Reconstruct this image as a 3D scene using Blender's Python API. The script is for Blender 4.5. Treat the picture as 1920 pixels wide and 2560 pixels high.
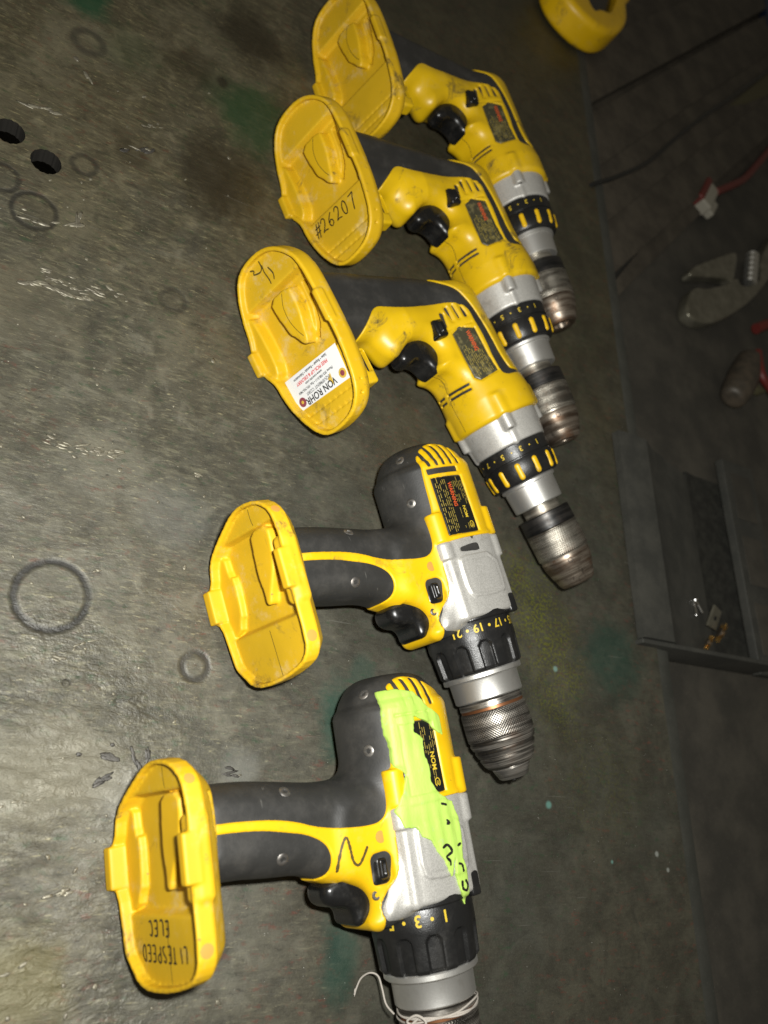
import bpy, bmesh, math, random
import numpy as np
from mathutils import Matrix, Vector

for o in list(bpy.data.objects):
    bpy.data.objects.remove(o, do_unlink=True)
scene = bpy.context.scene
C = scene.collection

# ---------------------------------------------------------------- camera, light, exposure
CAM_H = 0.46
_n = np.array([-.68, .42, 1.]); _g = _n/np.linalg.norm(_n)          # straight down, seen from the camera (right, down, forward)
_X = np.array([1, 0, 0.])-_g[0]*_g; _X /= np.linalg.norm(_X)
_Y = np.cross(-_g, _X)
RC = np.stack([_X, _Y, -_g])                                         # camera axes -> world
cam_d = bpy.data.cameras.new('camera')
cam_d.sensor_fit = 'VERTICAL'; cam_d.sensor_height = 36.; cam_d.lens = 28.125
cam_d.clip_start = .01; cam_d.clip_end = 50
cam = bpy.data.objects.new('camera', cam_d); C.objects.link(cam)
cx, cy, cz = RC[:, 0], -RC[:, 1], -RC[:, 2]
cam.matrix_world = Matrix(((cx[0], cy[0], cz[0], 0), (cx[1], cy[1], cz[1], 0), (cx[2], cy[2], cz[2], CAM_H), (0, 0, 0, 1)))
cam_d.dof.use_dof = True; cam_d.dof.focus_distance = .50; cam_d.dof.aperture_fstop = 6.5
scene.camera = cam

world = bpy.data.worlds.new('World'); scene.world = world; world.use_nodes = True
bg = world.node_tree.nodes['Background']
bg.inputs[0].default_value = (1., .90, .70, 1); bg.inputs[1].default_value = .085

FL = bpy.data.lights.new('flash', 'AREA')
FL.shape = 'RECTANGLE'; FL.size = .030; FL.size_y = .016; FL.energy = 5.3; FL.color = (1., .995, .95)
flash = bpy.data.objects.new('flash', FL); C.objects.link(flash)
fp = np.array([0, 0, CAM_H])+.042*RC[:, 0]-.034*RC[:, 1]
fm = cam.matrix_world.copy(); fm.translation = Vector(fp); flash.matrix_world = fm

vs = scene.view_settings
vs.view_transform = 'Standard'; vs.look = 'None'; vs.exposure = 0.; vs.gamma = 1.; vs.use_curve_mapping = False
random.seed(7); rng = np.random.default_rng(7)

def at(x, y, z=0.):
    """world point (m) at height z that the photograph shows at pixel x, y (1920 x 2560)"""
    d = RC@np.array([(x-960)/2000., (y-1280)/2000., 1.])
    t = (z-CAM_H)/d[2]
    return np.array([0, 0, CAM_H])+t*d
# ---------------------------------------------------------------- signed distance toolkit (millimetres)
def chaikin(p, n=2):
    p = np.asarray(p, float)
    for _ in range(n):
        q = np.roll(p, -1, 0)
        p = np.stack([p*.75+q*.25, p*.25+q*.75], 1).reshape(-1, 2)
    return p
def sd_poly(x, y, poly):
    x, y = np.broadcast_arrays(x, y)
    sh = x.shape
    x = x.ravel(); y = y.ravel()
    d = np.full(x.shape, 1e18); s = np.ones(x.shape)
    q = np.roll(poly, 1, 0)
    for (x0, y0), (x1, y1) in zip(poly, q):
        ex, ey = x1-x0, y1-y0
        wx, wy = x-x0, y-y0
        t = np.clip((wx*ex+wy*ey)/(ex*ex+ey*ey+1e-12), 0, 1)
        bx, by = wx-ex*t, wy-ey*t
        d = np.minimum(d, bx*bx+by*by)
        c1 = y >= y0; c2 = y < y1; c3 = ex*wy > ey*wx
        f = (c1 & c2 & c3) | (~c1 & ~c2 & ~c3)
        s[f] *= -1
    return (s*np.sqrt(d)).reshape(sh)
def rmax(d1, d2, r):                       # rounded intersection
    u = d1+r; v = d2+r
    return np.minimum(np.maximum(u, v), 0)+np.hypot(np.maximum(u, 0), np.maximum(v, 0))-r
def smin(a, b, k):
    h = np.clip(.5+.5*(b-a)/k, 0, 1)
    return b*(1-h)+a*h-k*h*(1-h)
def smax(a, b, k):
    return -smin(-a, -b, k)
def sd_box(x, y, z, c, h, r=0.):
    qx = np.abs(x-c[0])-h[0]+r; qy = np.abs(y-c[1])-h[1]+r; qz = np.abs(z-c[2])-h[2]+r
    return np.sqrt(np.maximum(qx, 0)**2+np.maximum(qy, 0)**2+np.maximum(qz, 0)**2)+np.minimum(np.maximum(qx, np.maximum(qy, qz)), 0)-r
def sd_capsule(x, y, z, p, q, r):
    p = np.asarray(p, float); q = np.asarray(q, float); e = q-p
    t = np.clip(((x-p[0])*e[0]+(y-p[1])*e[1]+(z-p[2])*e[2])/(e@e), 0, 1)
    return np.sqrt((x-p[0]-e[0]*t)**2+(y-p[1]-e[1]*t)**2+(z-p[2]-e[2]*t)**2)-r
def extr(d2, z, h, r):
    return rmax(d2, np.abs(z)-h, r)
def surface_nets(f, lo, hi, h):
    lo = np.array(lo, float); hi = np.array(hi, float)
    n = np.ceil((hi-lo)/h).astype(int)+1
    ax = [lo[i]+h*np.arange(n[i]) for i in range(3)]
    d = f(ax[0][:, None, None], ax[1][None, :, None], ax[2][None, None, :])
    d = np.ascontiguousarray(np.broadcast_to(d, n)).astype(np.float32)
    s = d < 0
    c = np.zeros(n-1, np.int8)
    for i in (0, 1):
        for j in (0, 1):
            for k in (0, 1):
                c += s[i:n[0]-1+i, j:n[1]-1+j, k:n[2]-1+k]
    act = (c > 0) & (c < 8)
    idx = -np.ones(n-1, np.int32)
    I = np.argwhere(act)
    idx[act] = np.arange(len(I))
    acc = np.zeros((len(I), 3)); cnt = np.zeros(len(I))
    for axis in range(3):
        o = [i for i in range(3) if i != axis]
        for u in (0, 1):
            for v in (0, 1):
                off = np.zeros(3, int); off[o[0]] = u; off[o[1]] = v
                off2 = off.copy(); off2[axis] = 1
                P0 = I+off; P1 = I+off2
                d0 = d[P0[:, 0], P0[:, 1], P0[:, 2]]; d1 = d[P1[:, 0], P1[:, 1], P1[:, 2]]
                m = (d0 < 0) != (d1 < 0)
                t = np.where(m, d0/np.where(m, d0-d1, 1), 0)
                p = off[None, :]+t[:, None]*(off2-off)[None, :]
                acc += p*m[:, None]; cnt += m
    V = lo+h*(I+acc/cnt[:, None])
    faces = []
    for axis in range(3):
        o = [i for i in range(3) if i != axis]
        sl0 = [slice(None)]*3; sl1 = [slice(None)]*3
        sl0[axis] = slice(0, n[axis]-1); sl1[axis] = slice(1, n[axis])
        for q in o:
            sl0[q] = slice(1, n[q]-1); sl1[q] = slice(1, n[q]-1)
        s0 = s[tuple(sl0)]; s1 = s[tuple(sl1)]
        E = np.argwhere(s0 != s1)
        if not len(E): continue
        neg = s0[E[:, 0], E[:, 1], E[:, 2]]
        g = E.copy(); g[:, o[0]] += 1; g[:, o[1]] += 1       # grid index
        def cell(du, dv):
            c = g.copy(); c[:, o[0]] += du; c[:, o[1]] += dv
            return idx[c[:, 0], c[:, 1], c[:, 2]]
        Q = np.stack([cell(-1, -1), cell(0, -1), cell(0, 0), cell(-1, 0)], 1)
        flip = neg if axis != 1 else ~neg
        Q[~flip] = Q[~flip][:, ::-1]
        faces.append(Q)
    return V, np.concatenate(faces)
def trace(f, O, D, tmax=200., it=90, fac=.8):
    """points where rays O + t D first meet f = 0"""
    O = np.asarray(O, float); D = np.asarray(D, float)/np.linalg.norm(D, axis=-1, keepdims=True)
    t = np.zeros(O.shape[:-1])
    for _ in range(it):
        P = O+D*t[..., None]
        t = np.minimum(t+fac*f(P[..., 0], P[..., 1], P[..., 2]), tmax)
    return O+D*t[..., None], t < tmax-1e-3

# ---------------------------------------------------------------- drill type A (rubber-backed housing)
def prof(a, pts):
    p = np.array(pts, float)
    return np.interp(a, p[:, 0], p[:, 1])
A_HANDLE = chaikin([(-117, -140), (-116.5, -113), (-112, -86), (-107, -60), (-108, -30), (-108, 0), (-50, 0), (-50, -40), (-53, -55), (-57, -66), (-63, -77), (-66, -100), (-69, -117), (-70, -140)])
A_TRIGH = chaikin([(-100, -20), (-100, -58), (-70, -62), (-58, -60), (-53, -48), (-44, -41), (-37, -42), (-32, -46), (-27, -42), (-27, -30), (-32, -10)])
def A_motor(a, b, z):
    rho = np.hypot(b, z)
    r = prof(a, [(-170, 28.5), (-152, 29.6), (-145.5, 31.2), (-143, 33.4), (-140, 34.6), (-100, 34.6), (-60, 34.0)])
    d = rmax(rho-r, -161.5-a, 17)
    d = rmax(d, a+58, 6)
    d = smax(d, np.abs(z)-32.2, 5)
    return d
def A_gear(a, b, z):
    rho = (np.abs(b)**3.2+np.abs(z)**3.2)**(1/3.2)
    d = rmax(rho-31.8, np.abs(a+62.)-28., 2.5)
    sk = extr(sd_poly(a, b, chaikin([(-64, 5), (-64, -30), (-52, -33), (-44, -37), (-38, -40), (-31, -40), (-29, -34), (-29, 5)])), z, 24, 8)
    return smin(d, sk, 5)
def A_core(a, b, z):
    h = extr(sd_poly(a, b, A_HANDLE), z, 19.5, 15)
    h = rmax(h, -136.-b, 2)
    t = extr(sd_poly(a, b, A_TRIGH), z, 21, 7)
    return smin(smin(A_motor(a, b, z), h, 14), t, 5)
def A_all(a, b, z):
    return smin(A_core(a, b, z), A_gear(a, b, z), 2)
# ---------------------------------------------------------------- drill type B (all yellow clamshell)
B_HANDLE = chaikin([(-199, -140), (-196, -101), (-190, -73), (-184, -38), (-178, -8), (-150, 0), (-135, -40), (-140, -80), (-142, -105), (-143, -140)])
B_NECK = chaikin([(-138, -89), (-147, -85), (-154, -78), (-155, -70), (-152, -40), (-150, 0), (-60, 0), (-60, -24), (-88, -28), (-99, -36), (-104, -47), (-109, -42), (-117, -38), (-126, -42), (-131, -50), (-132, -62), (-127, -71), (-122, -78), (-127, -85)])
def B_motor(a, b, z):
    rho = np.hypot(b, z)
    r = prof(a, [(-175, 29), (-150, 30), (-125, 30.5), (-100, 30.5), (-84, 32), (-70, 34), (-50, 34)])
    d = rmax(rho-r, -170.-a, 17)
    return rmax(d, a+52, 3)
def B_gear(a, b, z):
    rho = np.hypot(b, z)
    r = prof(a, [(-60, 32.2), (-29, 29.5)])
    return rmax(rho-r, np.abs(a+44.5)-15.5, 1.5)
def B_core(a, b, z):
    h = extr(sd_poly(a, b, B_HANDLE), z, 18.5, 14)
    h = rmax(h, -136.-b, 2)
    nk = rmax(sd_poly(a, b, B_NECK), np.abs(z)-(20.5-8.5*np.clip((-b-62)/26, 0, 1)), 9)
    return smin(smin(B_motor(a, b, z), h, 12), nk, 9)
def B_all(a, b, z):
    return smin(B_core(a, b, z), B_gear(a, b, z), 1)
# ---------------------------------------------------------------- materials
class NT:
    def __init__(s, name):
        s.m = bpy.data.materials.new(name); s.m.use_nodes = True
        s.t = s.m.node_tree; s.n = s.t.nodes; s.l = s.t.links
        s.b = s.n['Principled BSDF']
    def new(s, typ, **kw):
        n = s.n.new(typ)
        for k, v in kw.items(): setattr(n, k, v)
        return n
    def set(s, inp, v):
        if hasattr(v, 'is_linked') or hasattr(v, 'links'):
            s.l.new(v, inp)
        elif isinstance(v, (tuple, list)) and len(v) == 3 and inp.type == 'RGBA':
            inp.default_value = (*v, 1)
        else:
            inp.default_value = v
    def bs(s, **kw):
        for k, v in kw.items():
            s.set(s.b.inputs[k.replace('_', ' ')], v)
    def math(s, op, a, b=0., c=0., clamp=False):
        n = s.new('ShaderNodeMath', operation=op); n.use_clamp = clamp
        s.set(n.inputs[0], a); s.set(n.inputs[1], b)
        if op in ('MULTIPLY_ADD', 'SMOOTH_MIN', 'COMPARE'): s.set(n.inputs[2], c)
        return n.outputs[0]
    def vmath(s, op, a, b=(0, 0, 0)):
        n = s.new('ShaderNodeVectorMath', operation=op)
        s.set(n.inputs[0], a); s.set(n.inputs[1], b)
        return n.outputs['Value'] if op in ('LENGTH', 'DISTANCE', 'DOT_PRODUCT') else n.outputs[0]
    def coord(s, kind='Object'):
        return s.new('ShaderNodeTexCoord').outputs[kind]
    def mapping(s, v, scale=(1, 1, 1), rot=(0, 0, 0), loc=(0, 0, 0)):
        n = s.new('ShaderNodeMapping'); s.l.new(v, n.inputs[0])
        n.inputs['Scale'].default_value = scale; n.inputs['Rotation'].default_value = rot; n.inputs['Location'].default_value = loc
        return n.outputs[0]
    def noise(s, v, scale, detail=4., rough=.55, dist=0., out=0):
        n = s.new('ShaderNodeTexNoise'); s.l.new(v, n.inputs['Vector'])
        n.inputs['Scale'].default_value = scale; n.inputs['Detail'].default_value = detail
        n.inputs['Roughness'].default_value = rough; n.inputs['Distortion'].default_value = dist
        return n.outputs[out]
    def vor(s, v, scale, feature='F1', out=0, rand=1.):
        n = s.new('ShaderNodeTexVoronoi', feature=feature); s.l.new(v, n.inputs['Vector'])
        n.inputs['Scale'].default_value = scale; n.inputs['Randomness'].default_value = rand
        return n.outputs[out]
    def ss(s, v, lo, hi, t0=0., t1=1.):
        n = s.new('ShaderNodeMapRange', interpolation_type='SMOOTHSTEP'); s.set(n.inputs[0], v)
        for i, q in enumerate((lo, hi, t0, t1)): n.inputs[1+i].default_value = q
        return n.outputs[0]
    def mix(s, f, a, b, bt='MIX'):
        n = s.new('ShaderNodeMix', data_type='RGBA', blend_type=bt)
        s.set(n.inputs[0], f); s.set(n.inputs[6], a); s.set(n.inputs[7], b)
        return n.outputs[2]
    def bump(s, h, strength=.3, dist=.001, normal=None):
        n = s.new('ShaderNodeBump'); n.inputs['Strength'].default_value = strength; n.inputs['Distance'].default_value = dist
        s.l.new(h, n.inputs['Height'])
        if normal is not None: s.l.new(normal, n.inputs['Normal'])
        return n.outputs[0]
    def rndco(s):
        """object coordinates shifted by a number of the object's own, so that copies are not stained alike"""
        r = s.new('ShaderNodeObjectInfo').outputs['Random']
        v = s.new('ShaderNodeCombineXYZ'); s.l.new(r, v.inputs[0]); s.l.new(r, v.inputs[2])
        return s.vmath('ADD', s.coord(), v.outputs[0])

def plain(name, col, rough=.5, metal=0., spec=.5):
    t = NT(name); t.bs(Base_Color=col, Roughness=rough, Metallic=metal); t.b.inputs['Specular IOR Level'].default_value = spec
    return t.m
def yellow_mat(name, col, dirt, pale, rough=.36):
    t = NT(name); v = t.rndco()
    big = t.noise(v, 22., 3.); fine = t.noise(v, 260., 5., .65); mid = t.noise(v, 70., 5., .7)
    c = t.mix(t.ss(big, .35, .7), col, tuple(x*.86 for x in col))
    c = t.mix(t.math('MULTIPLY', t.ss(mid, .52, .75), pale), c, (.62, .50, .26))            # scuffed, dusty
    g = t.math('MULTIPLY', t.ss(t.noise(v, 36., 6., .75, .6), .555, .72), dirt)
    c = t.mix(g, c, (.05, .045, .035))
    sp = t.math('MULTIPLY', t.ss(fine, .68, .76), min(1., dirt*.9))
    c = t.mix(sp, c, (.06, .05, .03))
    sc = t.noise(t.mapping(v, (40, 900, 300), (.3, .5, .8)), 1., 2.)
    c = t.mix(t.math('MULTIPLY', t.ss(sc, .72, .8), .35*dirt), c, (.12, .09, .03))
    t.bs(Base_Color=c, Roughness=t.math('ADD', rough-.05, t.math('MULTIPLY', mid, .22)), Normal=t.bump(fine, .05, .0006))
    return t.m
M = {}
M['yellow'] = yellow_mat('yellow plastic', (.80, .485, .004), .7, .14)
M['yellow_b'] = yellow_mat('worn yellow plastic', (.73, .465, .006), 1., .12, .32)
M['yellow_in'] = yellow_mat('dusty yellow plastic', (.74, .44, .008), .9, .32, .5)
M['yellow_floor'] = yellow_mat('darker yellow plastic', (.64, .395, .010), .5, .5, .5)  # darker copy of the socket yellow, for the faces inside
def rubber():
    t = NT('black rubber'); v = t.rndco()
    d = t.noise(v, 45., 6., .7); f = t.noise(v, 900., 3.)
    c = t.mix(t.ss(d, .42, .78), (.026, .0255, .024), (.048, .045, .040))
    sc = t.noise(t.mapping(v, (60, 700, 200), (.2, .4, -.5)), 1., 2.)
    c = t.mix(t.math('MULTIPLY', t.ss(sc, .70, .80), .5), c, (.16, .155, .14))
    t.bs(Base_Color=c, Roughness=t.ss(d, .3, .8, .42, .68), Normal=t.bump(f, .12, .0005))
    return t.m
M['rubber'] = rubber()
def gloss():
    t = NT('glossy black plastic'); v = t.rndco(); d = t.noise(v, 90., 5., .7)
    t.bs(Base_Color=t.mix(t.ss(d, .5, .8), (.008, .008, .008), (.03, .028, .025)), Roughness=t.ss(d, .3, .8, .20, .42))
    return t.m
M['gloss'] = gloss()
def collar():
    t = NT('black moulded plastic'); v = t.rndco(); d = t.noise(v, 70., 5., .7); f = t.noise(v, 1300., 2.)
    t.bs(Base_Color=t.mix(t.ss(d, .45, .8), (.011, .011, .011), (.024, .023, .021)), Roughness=t.ss(d, .3, .8, .28, .44), Normal=t.bump(f, .25, .0004))
    return t.m
M['collar'] = collar()
def silver():
    t = NT('silver painted housing'); v = t.rndco()
    f = t.noise(v, 1500., 2.); d = t.noise(v, 40., 6., .7)
    c = t.mix(t.ss(f, .3, .7), (.40, .39, .36), (.56, .545, .51))
    c = t.mix(t.math('MULTIPLY', t.ss(d, .55, .75), .45), c, (.17, .15, .125))
    sc = t.noise(t.mapping(v, (50, 900, 300), (.1, .9, .4)), 1., 2.)
    c = t.mix(t.math('MULTIPLY', t.ss(sc, .70, .78), .5), c, (.10, .095, .09))
    t.bs(Base_Color=c, Metallic=.35, Roughness=.45, Normal=t.bump(f, .18, .0005))
    return t.m
M['silver'] = silver()
def sleeve():
    t = NT('satin aluminium'); v = t.rndco(); f = t.noise(v, 1700., 2.); d = t.noise(v, 60., 5., .7)
    c = t.mix(t.ss(d, .5, .8), (.66, .65, .62), (.48, .46, .42))
    t.bs(Base_Color=c, Metallic=.88, Roughness=t.math('ADD', .38, t.math('MULTIPLY', f, .12)), Normal=t.bump(f, .1, .0004))
    return t.m
M['sleeve'] = sleeve()
def steel(name, dark, light, rust, bands, knurl=None, rough=.27):
    """turned steel round the local x axis: wear bands, streaks round the axis, optional knurl between two x values (mm)"""
    t = NT(name); v = t.coord(); r = t.rndco()
    sx = t.new('ShaderNodeSeparateXYZ'); t.l.new(v, sx.inputs[0]); x, y, z = sx.outputs
    n1 = t.noise(t.mapping(r, (bands, 14, 14)), 1., 4., .65)
    n2 = t.noise(t.mapping(r, (1500, 30, 30)), 1., 3., .6)
    n3 = t.noise(r, 55., 6., .75)
    c = t.mix(t.ss(n1, .38, .62), dark, light)
    c = t.mix(t.ss(n2, .35, .7, 0, .55), c, dark)
    c = t.mix(t.math('MULTIPLY', t.ss(n3, .50, .66), rust), c, (.165, .085, .045))
    c = t.mix(t.math('MULTIPLY', t.ss(n3, .30, .42, 1, 0), .6), c, (.035, .03, .026))
    nrm = t.bump(n2, .10, .0004)
    if knurl:
        ph = t.math('MULTIPLY', t.math('ARCTAN2', z, y), 74.)
        k = t.math('MULTIPLY', x, 3300.)
        w = t.math('MAXIMUM', t.math('ABSOLUTE', t.math('SINE', t.math('MULTIPLY', t.math('ADD', ph, k), .5))), t.math('ABSOLUTE', t.math('SINE', t.math('MULTIPLY', t.math('SUBTRACT', ph, k), .5))))
        m = t.math('MULTIPLY', t.ss(x, knurl[0]/1000, knurl[0]/1000+.0008), t.ss(x, knurl[1]/1000-.0008, knurl[1]/1000, 1, 0))
        c = t.mix(t.math('MULTIPLY', t.ss(w, .7, 1., .75, 0), m), c, (.04, .036, .03))
        nrm = t.bump(t.math('MULTIPLY', w, m), .5, .0006, nrm)
    t.bs(Base_Color=c, Metallic=.85, Roughness=t.ss(n3, .3, .75, rough, rough+.25), Normal=nrm)
    return t.m
M['chuck_a'] = steel('scored chuck steel', (.085, .078, .068), (.62, .58, .52), .30, 260, (25, 43))
M['chuck_a2'] = steel('polished chuck steel', (.20, .19, .17), (.60, .57, .52), .25, 300, None, .18)
M['chuck_b'] = steel('brown chuck steel', (.16, .145, .12), (.58, .54, .46), .35, 160, (42, 63), .3)
M['chuck_tip'] = steel('rusty chuck nose', (.12, .085, .06), (.44, .38, .31), .85, 160, None, .3)
M['chuck_dark'] = steel('blackened steel', (.03, .03, .03), (.085, .08, .075), .1, 200, None, .33)
M['copper'] = plain('worn copper band', (.30, .13, .06), .4, .8)
M['hole'] = plain('dark recess', (.006, .006, .006), .7)
M['screw'] = steel('screw steel', (.16, .15, .14), (.42, .40, .37), .2, 200, None, .35)
M['label'] = plain('black label', (.010, .010, .009), .28)
def label_worn():
    t = NT('scratched black label'); v = t.rndco(); d = t.noise(v, 160., 5., .75)
    c = t.mix(t.ss(d, .50, .64), (.050, .046, .026), (.15, .13, .06)); t.bs(Base_Color=c, Roughness=.35); return t.m
M['label_w'] = label_worn()
M['print_y'] = plain('yellow print', (.62, .44, .03), .5)
M['print_dy'] = plain('faded yellow print', (.34, .26, .05), .5)
M['print_r'] = plain('orange red print', (.60, .09, .02), .5)
M['print_w'] = plain('white print', (.6, .6, .55), .5)
M['ink'] = plain('black marker ink', (.012, .010, .010), .45)
M['ink_f'] = plain('faded marker ink', (.085, .062, .012), .5)
M['pad'] = plain('orange moulding mark', (.66, .30, .06), .45)
M['paper'] = plain('white sticker', (.78, .78, .78), .4)
M['print_red'] = plain('red print', (.62, .03, .03), .5)
M['print_k'] = plain('dark print', (.03, .03, .03), .5)
M['print_g'] = plain('grey print', (.18, .18, .18), .5)
M['maroon'] = plain('maroon print', (.24, .05, .07), .5)
M['gold'] = plain('gold print', (.62, .42, .06), .5)
def tape():
    t = NT('lime masking tape'); v = t.coord()
    w = t.noise(t.mapping(v, (70, 150, 60), (0, 0, .5)), 1., 4., .6); f = t.noise(v, 900., 3.)
    c = t.mix(t.ss(t.noise(v, 40., 4.), .35, .7), (.45, .65, .12), (.38, .57, .09))
    c = t.mix(t.math('MULTIPLY', t.ss(t.noise(v, 120., 5., .7), .60, .72), .5), c, (.40, .42, .25))
    t.bs(Base_Color=c, Roughness=.55, Normal=t.bump(t.math('ADD', w, t.math('MULTIPLY', f, .1)), .6, .0010)); return t.m
M['tape'] = tape()
M['string'] = plain('dirty white string', (.46, .42, .37), .9)

# spots, rings and paint on the bench are wear with a shape of its own, placed where they lie on the plate
def bench_mat():
    t = NT('scarred steel plate'); v = t.coord()
    big = t.noise(v, 6., 4., .6); mid = t.noise(v, 34., 6., .68, .5); bl = t.noise(v, 120., 5., .7)
    st = t.noise(t.mapping(v, (85, 330, 200), (0, 0, .17)), 1., 6., .66, .5)
    st2 = t.noise(t.mapping(v, (150, 640, 500), (0, 0, .30)), 1., 5., .65, .4)
    fine = t.noise(v, 900., 3., .65)
    sx = t.new('ShaderNodeSeparateXYZ'); t.l.new(v, sx.inputs[0]); x, y, _ = sx.outputs
    c = t.mix(t.ss(big, .34, .66), (.066, .067, .055), (.094, .088, .064))
    sf = t.noise(v, 15., 5., .62, .7); sf2 = t.noise(v, 48., 5., .62, .5)
    c = t.mix(t.ss(mid, .34, .60, .8, 0), c, (.050, .047, .037))
    c = t.mix(t.ss(mid, .55, .75, 0, .5), c, (.125, .116, .090))
    c = t.mix(t.ss(bl, .48, .68, 0, .75), c, (.050, .047, .037))
    c = t.mix(t.ss(t.noise(v, 19., 5., .7, .8), .52, .70, 0, .7), c, (.046, .042, .032))
    # plate is paler and streaked along the grain towards low x
    wm = t.noise(v, 60., 4., .7)
    low_x = t.ss(t.math('ADD', x, t.math('MULTIPLY', t.noise(v, 9., 3.), .18)), .18, .40, 1., .10)
    worn = t.math('MULTIPLY', low_x, t.ss(wm, .36, .62, .5, 1.))
    c = t.mix(t.math('MULTIPLY', low_x, .45), c, (.150, .138, .104))
    c = t.mix(t.math('MULTIPLY', t.ss(st, .46, .68, 0, .8), worn), c, (.235, .222, .158))
    c = t.mix(t.math('MULTIPLY', t.ss(sf, .46, .68, 0, .75), low_x), c, (.205, .198, .165))
    c = t.mix(t.math('MULTIPLY', t.ss(sf2, .52, .70, 0, .6), low_x), c, (.25, .238, .19))
    c = t.mix(t.ss(sf2, .30, .46, .55, 0), c, (.046, .045, .037))
    c = t.mix(t.math('MULTIPLY', t.ss(st2, .57, .72, 0, 1.), worn), c, (.40, .37, .245))
    c = t.mix(t.math('MULTIPLY', t.ss(st2, .28, .40, 1, 0), .8), c, (.040, .040, .034))
    c = t.mix(t.math('MULTIPLY', t.ss(st, .28, .44, 1, 0), t.math('MULTIPLY', wm, 1.3)), c, (.048, .045, .036))
    c = t.mix(t.ss(fine, .45, .8, 0, .22), c, (.23, .22, .19))
    spm = t.ss(t.vor(v, 300.), .05, .11, 1, 0)
    c = t.mix(t.math('MULTIPLY', spm, t.ss(bl, .54, .62)), c, (.50, .50, .46))                 # metal dust
    cl = t.noise(t.mapping(v, (95, 210, 100), (0, 0, .2)), 1., 5., .72)
    c = t.mix(t.math('MULTIPLY', t.math('MULTIPLY', t.ss(cl, .55, .68), t.ss(big, .42, .58)), .5), c, (.19, .060, .045))
    cg = t.noise(t.mapping(v, (90, 190, 100), (0, 0, .2), (.3, .7, 0)), 1., 5., .72)
    c = t.mix(t.math('MULTIPLY', t.math('MULTIPLY', t.ss(cg, .54, .70), t.ss(big, .44, .64, 1, 0)), .6), c, (.040, .090, .045))
    flat = t.mapping(v, (1, 1, 0))
    n_lo = t.noise(v, 45., 5., .7); n_hi = t.noise(v, 420., 4., .75)
    def spot(px, py, r, col, amt, hi=False, sy=1.):
        p = at(px, py)
        q = t.mapping(v, (1, sy, 0)) if sy != 1. else flat
        d = t.vmath('DISTANCE', q, (p[0], p[1]*sy, 0))
        if hi:                                                                                # overspray: dots thinning outwards
            m = t.math('MULTIPLY', t.ss(d, r*.1, r*1.15, 1, 0), t.ss(n_hi, .44, .62)); m = t.math('MULTIPLY', m, t.ss(n_lo, .35, .6, .25, 1.))
        else:
            m = t.ss(t.math('ADD', d, t.math('MULTIPLY_ADD', n_lo, r*1.3, -r*.65)), r*.35, r*1.05, 1, 0)
        return t.math('MULTIPLY', m, amt), col
    G = (.014, .090, .050); T = (.010, .075, .055)
    for s in (spot(215, -10, .026, G, .85), spot(640, 300, .036, (.022, .085, .035), .65, sy=.7), spot(570, 240, .030, (.024, .075, .034), .45), spot(330, 130, .03, (.03, .075, .035), .3),
              spot(850, 1790, .020, T, .65, sy=.6), spot(875, 2060, .015, T, .65, sy=.7), spot(845, 2400, .016, T, .55, sy=.5), spot(828, 2010, .012, T, .6), spot(905, 1680, .014, T, .35),
              spot(1530, 1650, .042, T, .45), spot(1330, 1520, .050, (.20, .21, .012), .75, True), spot(1390, 1680, .040, (.20, .21, .012), .7, True, .7), spot(1290, 1440, .04, (.17, .18, .014), .45, True), spot(1500, 1950, .06, (.15, .15, .02), .3, True),
              spot(1372, 2012, .0034, (.16, .34, .30), 1.), spot(1388, 1672, .003, (.25, .40, .36), 1.), spot(1642, 2135, .0025, (.4, .42, .4), .9), spot(1530, 2155, .002, (.2, .4, .36), .9), spot(1670, 2175, .002, (.4, .42, .4), .9),
              spot(320, 1985, .022, (.34, .335, .31), .7), spot(230, 1930, .030, (.24, .225, .175), .7), spot(110, 1905, .034, (.22, .205, .155), .6), spot(600, 1930, .018, (.28, .28, .26), .45), spot(60, 1980, .03, (.24, .225, .17), .6), spot(30, 2480, .035, (.22, .195, .09), .6), spot(100, 1250, .035, (.17, .165, .14), .25), spot(440, 1290, .03, (.16, .165, .16), .35), spot(80, 760, .04, (.17, .155, .115), .4),
              spot(630, 90, .040, (.034, .029, .019), .8), spot(520, 440, .030, (.036, .030, .02), .75, sy=.6), spot(480, 160, .03, (.042, .035, .022), .5), spot(600, 470, .03, (.036, .030, .02), .65, sy=.6), spot(555, 205, .008, (.03, .026, .02), .8), spot(330, 380, .02, (.045, .038, .024), .6)):
        c = t.mix(s[0], c, s[1])
    far_tint = t.ss(t.math('ADD', y, t.math('MULTIPLY_ADD', sf, .5, -.25)), .22, .50)                # brown tint mixed in over the far half
    c = t.mix(t.math('MULTIPLY', far_tint, .55), c, t.mix(1., c, (.92, .80, .50), 'MULTIPLY'))
    # cutter rings pressed into the plate
    rings = [(129, 1489, .0195, .0056, 1.), (487, 1666, .0078, .0056, .85), (85, 527, .0135, .0044, .8), (222, 105, .0105, .008, .6), (211, 412, .0080, .0055, .6), (432, 750, .0085, .0054, .45), (3, 442, .0105, .0046, .8), (165, 1708, .0018, .0012, .5)]
    wob = t.math('MULTIPLY_ADD', bl, .0022, -.0011)
    hsum = None; brk = t.ss(sf2, .30, .52, .55, 1.)
    for (px, py, R0, w, amt) in rings:
        p = at(px, py)
        d = t.vmath('DISTANCE', flat, (p[0], p[1], 0))
        d = t.math('ABSOLUTE', t.math('SUBTRACT', t.math('ADD', d, wob), R0))
        m = t.math('MULTIPLY', t.ss(d, w*.1, w*.60, 1, 0), t.math('MULTIPLY', brk, amt))
        c = t.mix(t.math('MULTIPLY', m, .9), c, (.026, .025, .024))
        hsum = m if hsum is None else t.math('MAXIMUM', hsum, m)
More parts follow.
